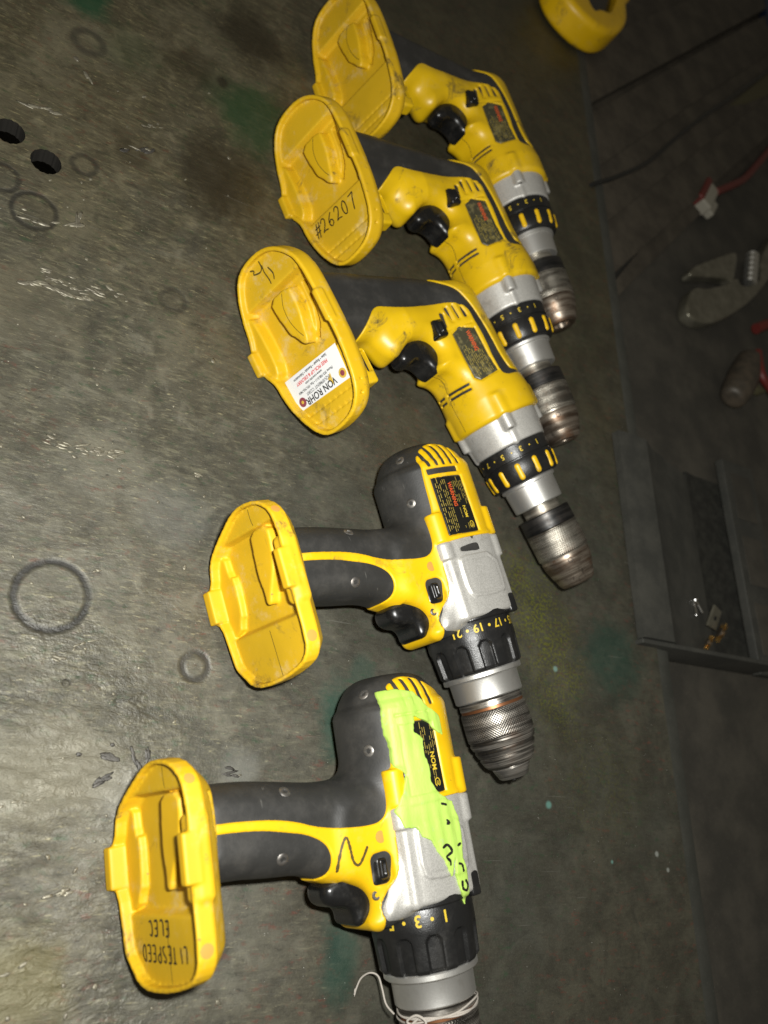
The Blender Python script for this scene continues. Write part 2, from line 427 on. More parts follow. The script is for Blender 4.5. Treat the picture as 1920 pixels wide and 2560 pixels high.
    c = t.mix(1., c, (.78, .775, .735), 'MULTIPLY')
    # short scratches
    for k, (rot, sc, th) in enumerate(((.95, (20, 620, 1), .745), (-.75, (22, 700, 1), .755))):
        s_ = t.noise(t.mapping(v, sc, (0, 0, rot), (k*3.1, 0, 0)), 1., 1.)
        c = t.mix(t.math('MULTIPLY', t.ss(s_, th, th+.05), .14), c, (.36, .35, .31))
    h = t.math('ADD', t.math('MULTIPLY', st, t.math('MULTIPLY_ADD', worn, .35, .05)), t.math('ADD', t.math('MULTIPLY', fine, .13), t.math('MULTIPLY', sf2, .8)))
    h = t.math('ADD', h, t.math('MULTIPLY', st2, t.math('MULTIPLY', worn, .35)))
    pb = at(60, 2250); dz_ = t.ss(t.math('ADD', t.vmath('DISTANCE', t.mapping(v, (1, .62, 0)), (pb[0], pb[1]*.62, 0)), t.math('MULTIPLY_ADD', n_lo, .06, -.03)), .05, .10, 1, 0)
    h = t.math('ADD', h, t.math('MULTIPLY', t.math('MULTIPLY', t.noise(t.mapping(v, (55, 120, 60), (0, 0, -.35)), 1., 5., .62, 1.2), dz_), 3.2))   # hammered corner
    h = t.math('SUBTRACT', h, t.math('MULTIPLY', hsum, .9))
    t.bs(Base_Color=c, Metallic=.2, Roughness=t.ss(mid, .3, .7, .42, .58), Normal=t.bump(h, .6, .0011))
    return t.m
M['bench'] = bench_mat()
def dark_metal(name, c0, c1, rough=.6, metal=.2, sc=30.):
    t = NT(name); v = t.coord(); d = t.noise(v, sc, 6., .65); f = t.noise(v, 700., 3.)
    c = t.mix(t.ss(d, .35, .7), c0, c1); c = t.mix(t.ss(f, .62, .75, 0, .5), c, tuple(min(1, q*2.2) for q in c1))
    t.bs(Base_Color=c, Metallic=metal, Roughness=rough, Normal=t.bump(t.math('ADD', d, t.math('MULTIPLY', f, .3)), .3, .0008)); return t.m
M['bar'] = dark_metal('grey edge bar', (.060, .062, .052), (.085, .085, .072))
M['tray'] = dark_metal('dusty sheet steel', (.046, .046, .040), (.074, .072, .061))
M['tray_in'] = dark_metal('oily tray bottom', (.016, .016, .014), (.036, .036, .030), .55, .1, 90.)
M['shelf'] = dark_metal('grimy shelf', (.034, .031, .024), (.062, .055, .042), .75, .0, 18.)
M['board'] = dark_metal('dark stained board', (.038, .031, .022), (.072, .060, .043), .7, .0, 25.)
M['wrench'] = dark_metal('dull tool steel', (.15, .14, .105), (.24, .225, .175), .32, .6, 60.)
M['wrench_hi'] = plain('bright tool steel', (.55, .54, .50), .25, .9)
M['iron'] = dark_metal('rusty iron', (.050, .043, .033), (.10, .078, .055), .5, .3, 60.)
M['red'] = plain('red plastic', (.115, .015, .011), .5)
M['cable'] = plain('black cable', (.012, .012, .011), .5)
M['white_pl'] = plain('dirty white plastic', (.28, .26, .21), .5)
M['brass'] = plain('brass wire', (.55, .34, .10), .3, .9)
M['bright'] = plain('bright zinc', (.75, .74, .72), .2, 1.)
M['blue'] = plain('dark blue plastic', (.012, .022, .055), .5)
M['spatter'] = dark_metal('weld spatter', (.16, .145, .11), (.28, .26, .19), .42, .35, 200.)
M['slag'] = dark_metal('dark slag', (.055, .052, .046), (.095, .088, .076), .5, .3, 150.)
M['olive'] = plain('olive canvas', (.075, .066, .030), .8)
M['holewall'] = plain('dark hole wall', (.022, .020, .017), .6)  # walls of the two holes, darker than the plate
# ---------------------------------------------------------------- mesh helpers
def mesh_of(name, V, F, smooth=True, scale=.001, sharp=None):
    me = bpy.data.meshes.new(name)
    me.from_pydata((np.asarray(V, float)*scale).tolist(), [], F.tolist() if hasattr(F, 'tolist') else F)
    if smooth:
        me.polygons.foreach_set('use_smooth', np.ones(len(me.polygons), bool))
        if sharp: me.set_sharp_from_angle(angle=math.radians(sharp))
    me.update()
    return me
def put(name, me, mat, parent=None, label=None):
    if mat is not None and not me.materials: me.materials.append(mat)
    o = bpy.data.objects.new(name, me); C.objects.link(o)
    if parent is not None: o.parent = parent
    if label: o['label'] = label
    return o
def part(name, V, F, mat, parent=None, smooth=True, scale=.001, sharp=35, label=None):
    return put(name, mesh_of(name, V, F, smooth, scale, sharp), mat, parent, label)
def two_tone(o, inside, mat):
    """second material on the faces whose centres (mm) lie inside"""
    me = o.data; me.materials.append(mat)
    n = len(me.polygons); c = np.empty(n*3, np.float32); me.polygons.foreach_get('center', c); c = c.reshape(-1, 3)*1000
    me.polygons.foreach_set('material_index', inside(c[:, 0], c[:, 1], c[:, 2]).astype(np.int32)); me.update()
def sdf_part(name, f, lo, hi, h, mat, parent=None, label=None):
    V, F = surface_nets(f, lo, hi, h)
    return part(name, V, F, mat, parent, True, .001, None, label)
def lathe_mesh(pr, seg=96, mod=None, close=True):
    """profile [(x, r)] turned round the x axis; sharp profile corners are kept by doubling the ring"""
    pr = np.array(pr, float)
    ph = np.linspace(0, 2*np.pi, seg, endpoint=False)
    V = []
    for a, r in pr:
        rr = np.full(seg, r) if mod is None else r-mod(a, ph)
        V.append(np.stack([np.full(seg, a), -rr*np.sin(ph), rr*np.cos(ph)], 1))
    V = np.concatenate(V); n = len(pr)
    F = []
    for i in range(n-1):
        for j in range(seg):
            k = (j+1) % seg
            F.append((i*seg+j, i*seg+k, (i+1)*seg+k, (i+1)*seg+j))
    if close:
        F.append(tuple(range(seg))[::-1]); F.append(tuple((n-1)*seg+j for j in range(seg)))
    return V, F
def lathe(name, pr, mat, parent, seg=96, mod=None, sharp=30):
    V, F = lathe_mesh(pr, seg, mod)
    return part(name, V, F, mat, parent, True, .001, sharp)
_tc = {}
def text2d(body, size):
    if (body, size) not in _tc:
        cu = bpy.data.curves.new('t', 'FONT'); cu.body = body; cu.size = size; cu.align_x = 'CENTER'; cu.align_y = 'CENTER'; cu.resolution_u = 3; cu.offset = size*.022
        ob = bpy.data.objects.new('t', cu); C.objects.link(ob)
        dg = bpy.context.evaluated_depsgraph_get()
        me = bpy.data.meshes.new_from_object(ob.evaluated_get(dg))
        V = np.array([v.co[:] for v in me.vertices]); F = [tuple(p.vertices) for p in me.polygons]
        bpy.data.objects.remove(ob); bpy.data.curves.remove(cu); bpy.data.meshes.remove(me)
        _tc[(body, size)] = (V, F)
    return _tc[(body, size)]
def text_flat(name, body, size, o, right, up, mat, parent, off=.35, sdf=None, bold=0., xs=1.):
    V, F = text2d(body, size)
    o = np.array(o, float); r = np.array(right, float); u = np.array(up, float); n = np.cross(r, u)
    P = o+V[:, :1]*r*xs+V[:, 1:2]*u
    if sdf is not None:
        P, ok = trace(sdf, P+n*14, np.tile(-n, (len(P), 1)), 60., 60, .9)
    return part(name, P+n*off, F, mat, parent, False)
def text_cyl(name, body, size, a0, phi, r, mat, parent, off=.35):
    V, F = text2d(body, size)
    s = np.radians(phi)+V[:, 0]/r
    P = np.stack([a0+V[:, 1], -(r+off)*np.sin(s), (r+off)*np.cos(s)], 1)
    return part(name, P, F, mat, parent, False)
def ribbons(name, strokes, width, mat, parent, d=(0, 0, -1), sdf=None, off=.35, step=.8, jitter=0.):
    """pen strokes: each a list of points (mm), dropped along d on to the surface; one mesh"""
    d = np.array(d, float); PP = []; FF = []; base = 0
    for pts in strokes:
        pts = np.array(pts, float)
        q = [pts[0]]
        for i in range(len(pts)-1):
            p0 = pts[max(i-1, 0)]; p1 = pts[i]; p2 = pts[i+1]; p3 = pts[min(i+2, len(pts)-1)]
            n = max(2, int(np.linalg.norm(p2-p1)/step))
            for k in range(1, n+1):
                t = k/n
                q.append(.5*((2*p1)+(-p0+p2)*t+(2*p0-5*p1+4*p2-p3)*t*t+(-p0+3*p1-3*p2+p3)*t**3))
        q = np.array(q); tg = np.gradient(q, axis=0); tg /= np.linalg.norm(tg, axis=1, keepdims=True)+1e-9
        sd = np.cross(tg, d); sd /= np.linalg.norm(sd, axis=1, keepdims=True)+1e-9
        w = width*.5*(1+jitter*rng.uniform(-1, 1, (len(q), 1)))
        if jitter: w[0] *= .5; w[-1] *= .5
        n = len(q)
        PP.append(np.concatenate([q-sd*w, q+sd*w]))
        FF += [(base+i, base+i+1, base+n+i+1, base+n+i) for i in range(n-1)]; base += 2*n
    P = np.concatenate(PP)
    if sdf is not None:
        P, ok = trace(sdf, P-d*25, np.tile(d, (len(P), 1)), 90., 60, .9)
    return part(name, P-d*off, FF, mat, parent, False)
def ribbon(name, pts, *a, **k):
    return ribbons(name, [pts], *a, **k)
def tube(name, pts, r, mat, parent=None, seg=10, scale=.001, res=6, closed=False, taper=None):
    pts = np.array(pts, float); q = []
    m = len(pts)
    for i in range(m-1):
        p0 = pts[max(i-1, 0)]; p1 = pts[i]; p2 = pts[i+1]; p3 = pts[min(i+2, m-1)]
        for k in range(res):
            t = k/res
            q.append(.5*((2*p1)+(-p0+p2)*t+(2*p0-5*p1+4*p2-p3)*t*t+(-p0+3*p1-3*p2+p3)*t**3))
    q.append(pts[-1]); q = np.array(q); tg = np.gradient(q, axis=0); tg /= np.linalg.norm(tg, axis=1, keepdims=True)+1e-9
    up = np.array([.13, .27, .95]); V = []
    for i, (p, t) in enumerate(zip(q, tg)):
        u = np.cross(t, up); u /= np.linalg.norm(u)+1e-9; v = np.cross(t, u)
        rr = r if taper is None else r*taper(i/(len(q)-1))
        a = np.linspace(0, 2*np.pi, seg, endpoint=False)
        V.append(p+rr*(np.cos(a)[:, None]*u+np.sin(a)[:, None]*v))
    n = len(q); V = np.concatenate(V)
    F = [(i*seg+j, i*seg+(j+1) % seg, (i+1)*seg+(j+1) % seg, (i+1)*seg+j) for i in range(n-1) for j in range(seg)]
    F += [tuple(range(seg))[::-1], tuple((n-1)*seg+j for j in range(seg))]
    return part(name, V, F, mat, parent, True, scale, 40)
def tag(o, label, cat, group=None):
    o['label'] = label; o['category'] = cat
    if group: o['group'] = group
    return o
def structure(o):
    o['kind'] = 'structure'; return o
def stuff(o):
    o['kind'] = 'stuff'; return o
def empty(name, M4):
    o = bpy.data.objects.new(name, None); C.objects.link(o); o.matrix_world = M4; o.empty_display_size = .02
    return o
def prism(name, poly, z0, z1, mat, parent=None, bevel=0., scale=1., label=None):
    """polygon (x, y) extruded between two heights, edges rounded"""
    bm = bmesh.new()
    vs = [bm.verts.new((x*scale, y*scale, z0*scale)) for x, y in poly]
    f = bm.faces.new(vs); r = bmesh.ops.extrude_face_region(bm, geom=[f])
    bmesh.ops.translate(bm, verts=[v for v in r['geom'] if isinstance(v, bmesh.types.BMVert)], vec=(0, 0, (z1-z0)*scale))
    bmesh.ops.recalc_face_normals(bm, faces=bm.faces)
    if bevel:
        bmesh.ops.bevel(bm, geom=[e for e in bm.edges if e.calc_face_angle(0) > .5], offset=bevel*scale, segments=3, affect='EDGES', profile=.6)
    me = bpy.data.meshes.new(name); bm.to_mesh(me); bm.free()
    for p in me.polygons: p.use_smooth = True
    me.set_sharp_from_angle(angle=math.radians(35))
    return put(name, me, mat, parent, label)

# ---------------------------------------------------------------- the bench
BEDGE = .5705
def bench_top():
    bm = bmesh.new()
    def loop(pts, z=0.):
        vs = [bm.verts.new((x, y, z)) for x, y in pts]
        return vs, [bm.edges.new((vs[i], vs[(i+1) % len(vs)])) for i in range(len(vs))]
    x0, x1, y0, y1 = -.75, BEDGE, -.75, 2.2
    _, e = loop([(x0, y0), (x1, y0), (x1, y1), (x0, y1)])
    holes = []
    for (px, py, r) in ((23, 328, .0098), (115, 404, .0098)):
        p = at(px, py)
        vs, ee = loop([(p[0]+r*(1+.03*math.sin(3*k))*math.cos(k*math.pi/24), p[1]+r*(1+.03*math.cos(2*k))*math.sin(k*math.pi/24)) for k in range(48)])
        holes.append(vs); e += ee
    bmesh.ops.triangle_fill(bm, edges=e, use_beauty=True)
    for vs in holes:
        lo = [bm.verts.new((v.co.x, v.co.y, -.012)) for v in vs]; walls = True
        for i in range(len(vs)):
            j = (i+1) % len(vs); bm.faces.new((vs[i], lo[i], lo[j], vs[j])).material_index = 1
    bmesh.ops.recalc_face_normals(bm, faces=bm.faces)
    me = bpy.data.meshes.new('workbench_top'); bm.to_mesh(me); bm.free()
    if sum(p.normal.z*p.area for p in me.polygons) < 0: me.flip_normals()
    me.materials.append(M['bench']); me.materials.append(M['holewall'])
    return structure(put('workbench_top', me, None))
bench = bench_top()
# the bar along the plate's edge, a little lower, with its outer face
def sweep_y(name, prof_xz, y0, y1, mat, parent=None, ny=1):
    n = len(prof_xz)
    V = [(x, y, z) for y in (y0, y1) for x, z in prof_xz]
    F = [(i, i+1, n+i+1, n+i) for i in range(n-1)]+[tuple(range(n))[::-1], tuple(range(n, 2*n))]
    F.append((n-1, 0, n, 2*n-1))
    return part(name, V, F, mat, parent, True, 1., 30)
structure(sweep_y('bench_edge_bar', [(.5712, -.0012), (.574, -.0016), (.5885, -.0035), (.5912, -.0055), (.592, -.03), (.5712, -.03)], -.75, 2.2, M['bar']))
structure(part('side_shelf', [(.5925, -.75, -.034), (2.6, -.75, -.034), (2.6, 3.2, -.034), (.5925, 3.2, -.034)], [(0, 1, 2, 3)], M['shelf'], None, False, 1.))
structure(part('floor', [(-1.5, -1.5, -.80), (3.2, -1.5, -.80), (3.2, 3.6, -.80), (-1.5, 3.6, -.80)], [(0, 1, 2, 3)], M['shelf'], None, False, 1.))

# weld spatter and slag stuck to the plate
def blobs(name, items, mat, zs=.45):
    V = []; F = []
    bm = bmesh.new(); bmesh.ops.create_icosphere(bm, subdivisions=2, radius=1.)
    sv = np.array([v.co[:] for v in bm.verts]); sf = [tuple(v.index for v in f.verts) for f in bm.faces]; bm.free()
    hl = [at(23, 328)[:2], at(115, 404)[:2]]
    for (x, y, rx, ry, rot) in items:
        if min(math.hypot(x-q[0], y-q[1]) for q in hl) < .0125: continue
        n = len(V)
        k = sv*(1+.22*np.sin(3.1*sv[:, [1]]+rng.uniform(0, 6))+.12*rng.normal(size=(len(sv), 1)))
        X = k[:, 0]*rx; Y = k[:, 1]*ry; c, s = math.cos(rot), math.sin(rot)
        V += np.stack([x+X*c-Y*s, y+X*s+Y*c, k[:, 2]*min(rx, ry)*zs], 1).tolist()
        F += [tuple(i+n for i in f) for f in sf]
    o = part(name, V, F, mat, bench, True, 1., None)
    return stuff(o)
def chain(pts, n, rmin, rmax, spread):
    it = []
    P = [at(*p)[:2] for p in pts]
    for k in range(n):
        t = rng.uniform(0, len(P)-1-1e-6); i = int(t); f = t-i
        q = P[i]*(1-f)+P[i+1]*f+rng.normal(size=2)*spread
        d = P[i+1]-P[i]
        r = rng.uniform(rmin, rmax)
        it.append((q[0], q[1], r*rng.uniform(1.2, 3.4), r*.72, math.atan2(d[1], d[0])+rng.normal()*.25))
    return it
sp = chain([(55, 703), (120, 712), (170, 738), (235, 752)], 26, .0010, .0020, .0006)
sp += chain([(100, 690), (200, 715), (290, 740)], 30, .0006, .0016, .003)
sp += chain([(120, 1100), (200, 1125), (320, 1130)], 24, .0007, .0016, .0022)+chain([(140, 1115), (250, 1128), (310, 1126)], 14, .0009, .0015, .0006)
sp += chain([(50, 258), (100, 268), (160, 290)], 7, .0011, .0018, .0008)+chain([(50, 545), (110, 565), (195, 560), (200, 520)], 9, .0014, .0024, .0012)
sp += chain([(185, 140), (225, 205)], 3, .0014, .0022, .0008)+chain([(355, 315), (410, 320)], 6, .0006, .0011, .0012)
sp += chain([(300, 370), (380, 375)], 4, .0008, .0014, .001)+chain([(0, 2020), (130, 1990)], 4, .0007, .0013, .0008)+chain([(100, 2250), (175, 2225)], 8, .0007, .0012, .0006)
sp += chain([(220, 1430), (250, 1425)], 2, .0009, .0012, .0005)+chain([(180, 1620), (230, 1600), (250, 1595)], 4, .0008, .0013, .0008)+chain([(0, 2440), (60, 2410)], 3, .0007, .0012, .001)
sp += chain([(485, 1188), (500, 1194)], 3, .0007, .0012, .0008)+chain([(140, 1645), (155, 1648)], 4, .0009, .0014, .0008)
for k in range(150):                                                       # single crumbs over the scuffed part
    p = at(rng.uniform(0, 640), rng.uniform(200, 2560)); r = abs(rng.normal())*.00045+.00022
    sp.append((p[0], p[1], r*1.4, r, rng.uniform(0, 3)))
blobs('weld_spatter', sp, M['spatter'], .38)
sl = chain([(255, 1890), (310, 1905)], 5, .0018, .0024, .0006)+chain([(330, 1875), (338, 1900), (350, 1925)], 7, .0014, .0022, .0005)
sl += chain([(370, 1880), (372, 1910)], 4, .0012, .0017, .0005)+chain([(230, 1960), (285, 1935)], 6, .0014, .0022, .0008)+[(*at(197, 1886)[:2], .0019, .0017, 0), (*at(281, 1862)[:2], .0016, .0015, 0)]
sl += chain([(560, 1928), (600, 1930)], 4, .0012, .0018, .0014)+chain([(280, 380), (390, 372)], 5, .0015, .003, .0012)
blobs('slag_drip', [(x, y, rx*.8, ry*.8, q) for x, y, rx, ry, q in sl], M['slag'], .10)

# ---------------------------------------------------------------- drills, type A
RIM_A = np.array([(-133, 12), (-131, 26), (-125, 35), (-117, 39.5), (-100, 41), (-75, 39), (-45, 39), (-38, 36), (-33, 30), (-29, 12), (-28, -8), (-31, -19), (-38, -25), (-43, -30), (-54, -31.5), (-71, -34), (-73, -38.5), (-95, -38.5), (-97, -34), (-110, -30), (-117, -22), (-125, -9), (-131, 2)], float)
RIM_A = chaikin(RIM_A, 1)
TOWER_A = chaikin([(-116, 9), (-116, 26), (-104, 26), (-92, 23), (-82, 17), (-77, 14), (-72, 12), (-72, 8), (-80, 8.5), (-90, 7), (-104, 8)], 1)
RAIL_A = chaikin([(-113, -36), (-113, -23), (-98, -22), (-97, -18), (-74, -19), (-70, -22), (-64, -24), (-61, -36)], 1)
def step(x, lo, hi):
    t = np.clip((x-lo)/(hi-lo), 0, 1); return t*t*(3-2*t)
def A_foot(a, b, z):
    bs = b-.165*z
    d2 = sd_poly(a, z, RIM_A)
    o = rmax(d2+.95*np.maximum(bs+147.5, 0), bs+131., 9)
    o = rmax(o, -156.-bs, .9)
    fl = -152+6*step(a, -118, -115.5)-5.2*step(a, -64, -60)
    cav = np.maximum(d2+.95*np.maximum(bs+147.5, 0)+2.3, bs-fl)
    f = smax(o, -cav, 1.)
    f = smin(f, rmax(sd_poly(a, z, TOWER_A), np.abs(bs+147)-5., 1.2), 1.)
    f = np.maximum(f, -np.maximum(sd_poly(a, z, np.array([(-114, 29.), (-114, 33), (-96, 31.5), (-84, 24), (-80, 20), (-81, 18), (-90, 26)])), np.abs(bs+138)-9))
    f = smin(f, np.maximum(rmax(sd_poly(a, z, RAIL_A), np.abs(bs+146)-4.2, 1.0), o), 1.)
    f = smin(f, sd_box(a, bs, z, (-86, -150, 35.4), (20, 5.2, 5.4), 3.5), 1.5)                    # raised thumb pad on the upper flank
    f = smin(f, sd_box(a, bs, z, (-86.5, -155.5, 38.2), (11.5, 4.2, 2.8), .8), .8)                # lug standing out over the rim
    f = smin(f, sd_box(a, bs, z, (-84, -154, -36), (10.5, 5, 3.4), 1.), .8)
    return f
REG_A = np.array([(-98, -145), (-97, -118), (-92.5, -88), (-84, -68), (-80, -40), (-82, -31), (-90, -28), (-104, -27), (-107, -24), (-109, -22.5), (-131, -22), (-146, -20.5), (-152, -17), (-158, -8), (-158.5, 0), (-155, 9), (-149, 20), (-140, 45), (-87, 45), (-87, -20), (-84, -26), (-78, -26.5), (-56, -27), (-50, -30), (-44, -37), (-38, -40), (-30, -38), (-22, -40), (-20, -62), (-30, -62), (-33.5, -47), (-40, -44.5), (-48, -46), (-54, -55), (-56, -59), (-50, -60), (-50, -74), (-58.5, -73), (-61, -66), (-70, -65), (-77, -68), (-83, -78), (-86, -89), (-90, -104), (-92.5, -126), (-93, -145)], float)
REG_A = chaikin(REG_A, 2)
SLOTS_A = [-16, -10, -4, 2.5, 9]
def boss(a, b, z, s0, s1, b0, z0, r=6.6):
    return rmax(np.hypot(b-b0, np.abs(z)-z0)-r, np.abs(a-(s0+s1)/2)-(s1-s0)/2, 1.2)
def A_yellow(a, b, z):
    f = rmax(A_all(a, b, z)-.9, sd_poly(a, b, REG_A), .7)
    f = smin(f, boss(a, b, z, -107, -86.6, -21.5, 24.5), 1.5)
    f = smin(f, boss(a, b, z, -107, -86.6, 22.5, 23.5), 1.5)
    f0 = A_all(a, b, z)-.9
    for s in SLOTS_A:
        f = smax(f, -np.maximum(np.maximum(np.abs(b-s-.05*(a+146))-1.15, -f0-2.6), np.abs(a+148)-8.5), 1.1)
    f = smax(f, -np.maximum(np.maximum(np.abs(a+135.6)-1.9, np.abs(b+6.5)-12.5), -f0-2.4), .6)
    f = smax(f, -sd_box(a, b, np.abs(z), (-57.5, -37, 24), (8.6, 6.6, 5.), 4.5), .8)           # well of the direction switch
    f = smax(f, -rmax(sd_poly(a, b, np.array([(-131.5, -18), (-131, 8), (-89.5, 9), (-89.5, -18)])), -f0-1.1, .2), .3)
    return f
def A_gear_part(a, b, z):
    f = A_gear(a, b, z)
    pl = sd_poly(a, b, chaikin([(-75, -15), (-75, 17), (-48, 17), (-46, 12), (-46, -12), (-50, -17), (-72, -17)], 1))
    f = np.minimum(f, rmax(f-1.1, pl, .8))
    f = smax(f, -rmax(np.abs(pl+3.0)-.7, 32.2-np.abs(z), .3), .6)                              # groove round the panel
    f = smin(f, boss(a, b, z, -86.4, -74.5, -21.5, 24.5), 1.)
    f = smin(f, boss(a, b, z, -86.4, -71, 22.5, 23.5), 1.)
    f = smax(f, -sd_box(a, b, np.abs(z), (-57.5, -37, 24), (9.2, 7.2, 5.6), 4.5), .5)
    f = smin(f, sd_capsule(a, b, np.abs(z), (-72, -21.5, 26.5), (-36, -21.5, 26.5), 2.6), 2.)
    f = smin(f, sd_capsule(a, b, np.abs(z), (-70, 22, 25.5), (-36, 22, 25.5), 2.8), 2.)
    f = smax(f, -sd_box(a, b, np.abs(z), (-79.5, -5, 33), (1.6, 8, 2.2), .5), .4)
    return f
TRIG_A = chaikin([(-58, -46), (-58, -60), (-55, -68), (-47, -68), (-43, -62), (-42, -55), (-38, -52), (-32.5, -52), (-30.5, -48), (-33, -42), (-38, -38), (-52, -37)])
def A_trigger(a, b, z):
    sc = 13.5-3.5*np.clip((-b-54)/16, 0, 1)
    return rmax(sd_poly(a, b, TRIG_A), np.abs(z)-sc, 5)
def hexring(name, c, axis, r, mat, parent, depth=1.2, dark=True):
    """a screw seen end-on: dished head with a star recess"""
    c = np.array(c, float); n = np.array(axis, float); n /= np.linalg.norm(n)
    u = np.cross(n, [.3, .5, .8]); u /= np.linalg.norm(u); v = np.cross(n, u)
    V = []; F = []; seg = 20
    for rr, h in ((r, 0), (r*.8, .5), (r*.45, .5), (r*.38, -depth)):
        for k in range(seg):
            t = 2*math.pi*k/seg; w = rr*(1+(.12*math.cos(6*t) if rr < r*.5 else 0))
            V.append(c+n*h+w*(math.cos(t)*u+math.sin(t)*v))
    for i in range(3):
        for k in range(seg): F.append((i*seg+k, i*seg+(k+1) % seg, (i+1)*seg+(k+1) % seg, (i+1)*seg+k))
    F.append(tuple(3*seg+k for k in range(seg)))
    return part(name, V, F, mat, parent, True, .001, 40)
def disc(name, c, n, r, mat, parent, seg=24, h=.5):
    c = np.array(c, float); n = np.array(n, float); n /= np.linalg.norm(n)
    u = np.cross(n, [.3, .5, .8]); u /= np.linalg.norm(u); v = np.cross(n, u)
    V = [c+rr*(math.cos(2*math.pi*k/seg)*u+math.sin(2*math.pi*k/seg)*v)+n*hh for rr, hh in ((r, -1.), (r, h*.6), (r*.85, h)) for k in range(seg)]
    F = [(i*seg+k, i*seg+(k+1) % seg, (i+1)*seg+(k+1) % seg, (i+1)*seg+k) for i in range(2) for k in range(seg)]+[tuple(2*seg+k for k in range(seg))]
    return part(name, V, F, mat, parent, True, .001, 35)
def on(f, a, b, z=60.):
    P, ok = trace(f, np.array([[a, b, z]], float), np.array([[0, 0, -1.]]), 120., 80, .9)
    return P[0]
def flute(a, ph):
    d = np.zeros_like(ph)
    for k in range(11):
        c = math.radians(27+k*360/11)
        s = np.abs((ph-c+math.pi) % (2*math.pi)-math.pi)*29.
        edge = np.hypot(s, max(0., -14.5-a)) if a < -14.5 else s
        d = np.maximum(d, 2.1*(1-step(edge, 3.6, 5.0)))
    return d if a > -21 else d*0
def build_type_a(name):
    t = empty(name, Matrix())
    foot = sdf_part('battery_socket', A_foot, (-137, -170, -44), (-24, -112, 47), .85, M['yellow_in'], t)
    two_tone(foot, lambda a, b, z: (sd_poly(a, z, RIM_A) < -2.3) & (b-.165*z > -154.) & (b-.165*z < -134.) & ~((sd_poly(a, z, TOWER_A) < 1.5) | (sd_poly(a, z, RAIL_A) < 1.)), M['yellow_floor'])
    ribbons('mould_line', [[(a, -165, z) for a, z in ((-58.5, 4), (-48, 4.5), (-36, 5), (-31, 5.2))]], .45, M['ink_f'], foot, d=(0, 1, 0), sdf=A_foot, off=.1)
    ribbons('mould_line', [[(a, -165, z) for a, z in ((-131, 14), (-124, 14), (-118.5, 15))]], .45, M['ink_f'], foot, d=(0, 1, 0), sdf=A_foot, off=.1)
    for (a, b, r) in ((-47, -145.5, 3.2), (-121, -145.5, 2.6)):
        p = on(A_foot, a, b); e = .5
        n = np.array([A_foot(p[0]+e, p[1], p[2])-A_foot(p[0]-e, p[1], p[2]), A_foot(p[0], p[1]+e, p[2])-A_foot(p[0], p[1]-e, p[2]), A_foot(p[0], p[1], p[2]+e)-A_foot(p[0], p[1], p[2]-e)], float)
        disc('moulding_mark', p, n, r, M['pad'], foot, h=.15)
    grip = sdf_part('rubber_grip', A_core, (-168, -140, -37), (-24, 40, 37), 1.0, M['rubber'], t)
    for (a, b) in ((-106, -86), (-74, -93), (-119, -30), (-151, -25)):
        p = on(A_core, a, b); e = .6
        n = np.array([A_core(p[0]+e, p[1], p[2])-A_core(p[0]-e, p[1], p[2]), A_core(p[0], p[1]+e, p[2])-A_core(p[0], p[1]-e, p[2]), A_core(p[0], p[1], p[2]+e)-A_core(p[0], p[1], p[2]-e)], float)
        hexring('screw', p+n/np.linalg.norm(n)*.1, n, 3.3, M['screw'], grip)
    yel = sdf_part('yellow_housing', A_yellow, (-162, -140, -37), (-24, 40, 37), .8, M['yellow'], t)
    g = sdf_part('gear_case', A_gear_part, (-93, -50, -37), (-27, 36, 37), .85, M['silver'], t)
    for (b0, z0, x) in ((-21.5, 24.5, -74.5), (22.5, 23.5, -71)):
        hexring('screw', (x, b0, z0), (1, 0, 0), 4.6, M['hole'], g)
    p = on(A_yellow, -45, -41); hexring('screw', p+np.array([0, 0, .1]), (0, -.1, 1), 2.6, M['screw'], yel)
    p = on(A_yellow, -73.5, -35); disc('moulding_mark', p, (0, -.05, 1), 3.2, M['pad'], yel, h=.2)
    sdf_part('trigger', A_trigger, (-62, -74, -19), (-24, -31, 19), .7, M['gloss'], t)
    sw = sdf_part('direction_switch', lambda a, b, z: smax(smin(sd_box(a, b, z, (-57.5, -37, 13), (9.4, 7.4, 8.6), 4.), sd_box(a, b, z, (-57.5, -36, 20), (5.2, 2.5, 3.6), 1.4), 1.), -sd_box(a, b, z, (-57.5, -36, 24.2), (3.2, .6, 1.4), .3), .4), (-69, -47, 3), (-46, -28, 26), .6, M['gloss'], t)
    # clutch collar with shallow thumb flutes
    pr = [(-37, 27), (-37, 31.2), (-36.2, 31.8), (-33, 31.8), (-32.2, 31.2), (-32, 30.0), (-31.4, 30.2), (-22, 30.3)]+[(x, 30.3-(x+21)*.065) for x in np.arange(-21, -1.4, .8)]+[(-1., 28.6), (0, 27.6), (0, 20)]
    lathe('clutch_collar', pr, M['collar'], t, 264, flute, 30)
    sdf_part('clutch_pointer', lambda a, b, z: sd_box(a, b, z, (-38, 19, 26), (6.5, 3.6, 4.6), 1.6), (-47, 13, 19), (-29, 25, 33), .8, M['collar'], t)
    lathe('front_sleeve', [(-1, 15), (.1, 15), (.1, 26.6), (.8, 27.2), (3.2, 27.2), (3.9, 26.5), (4.2, 24.0), (5, 23.6), (17.2, 23.3), (18, 22.6), (18, 15)], M['sleeve'], t, 128)
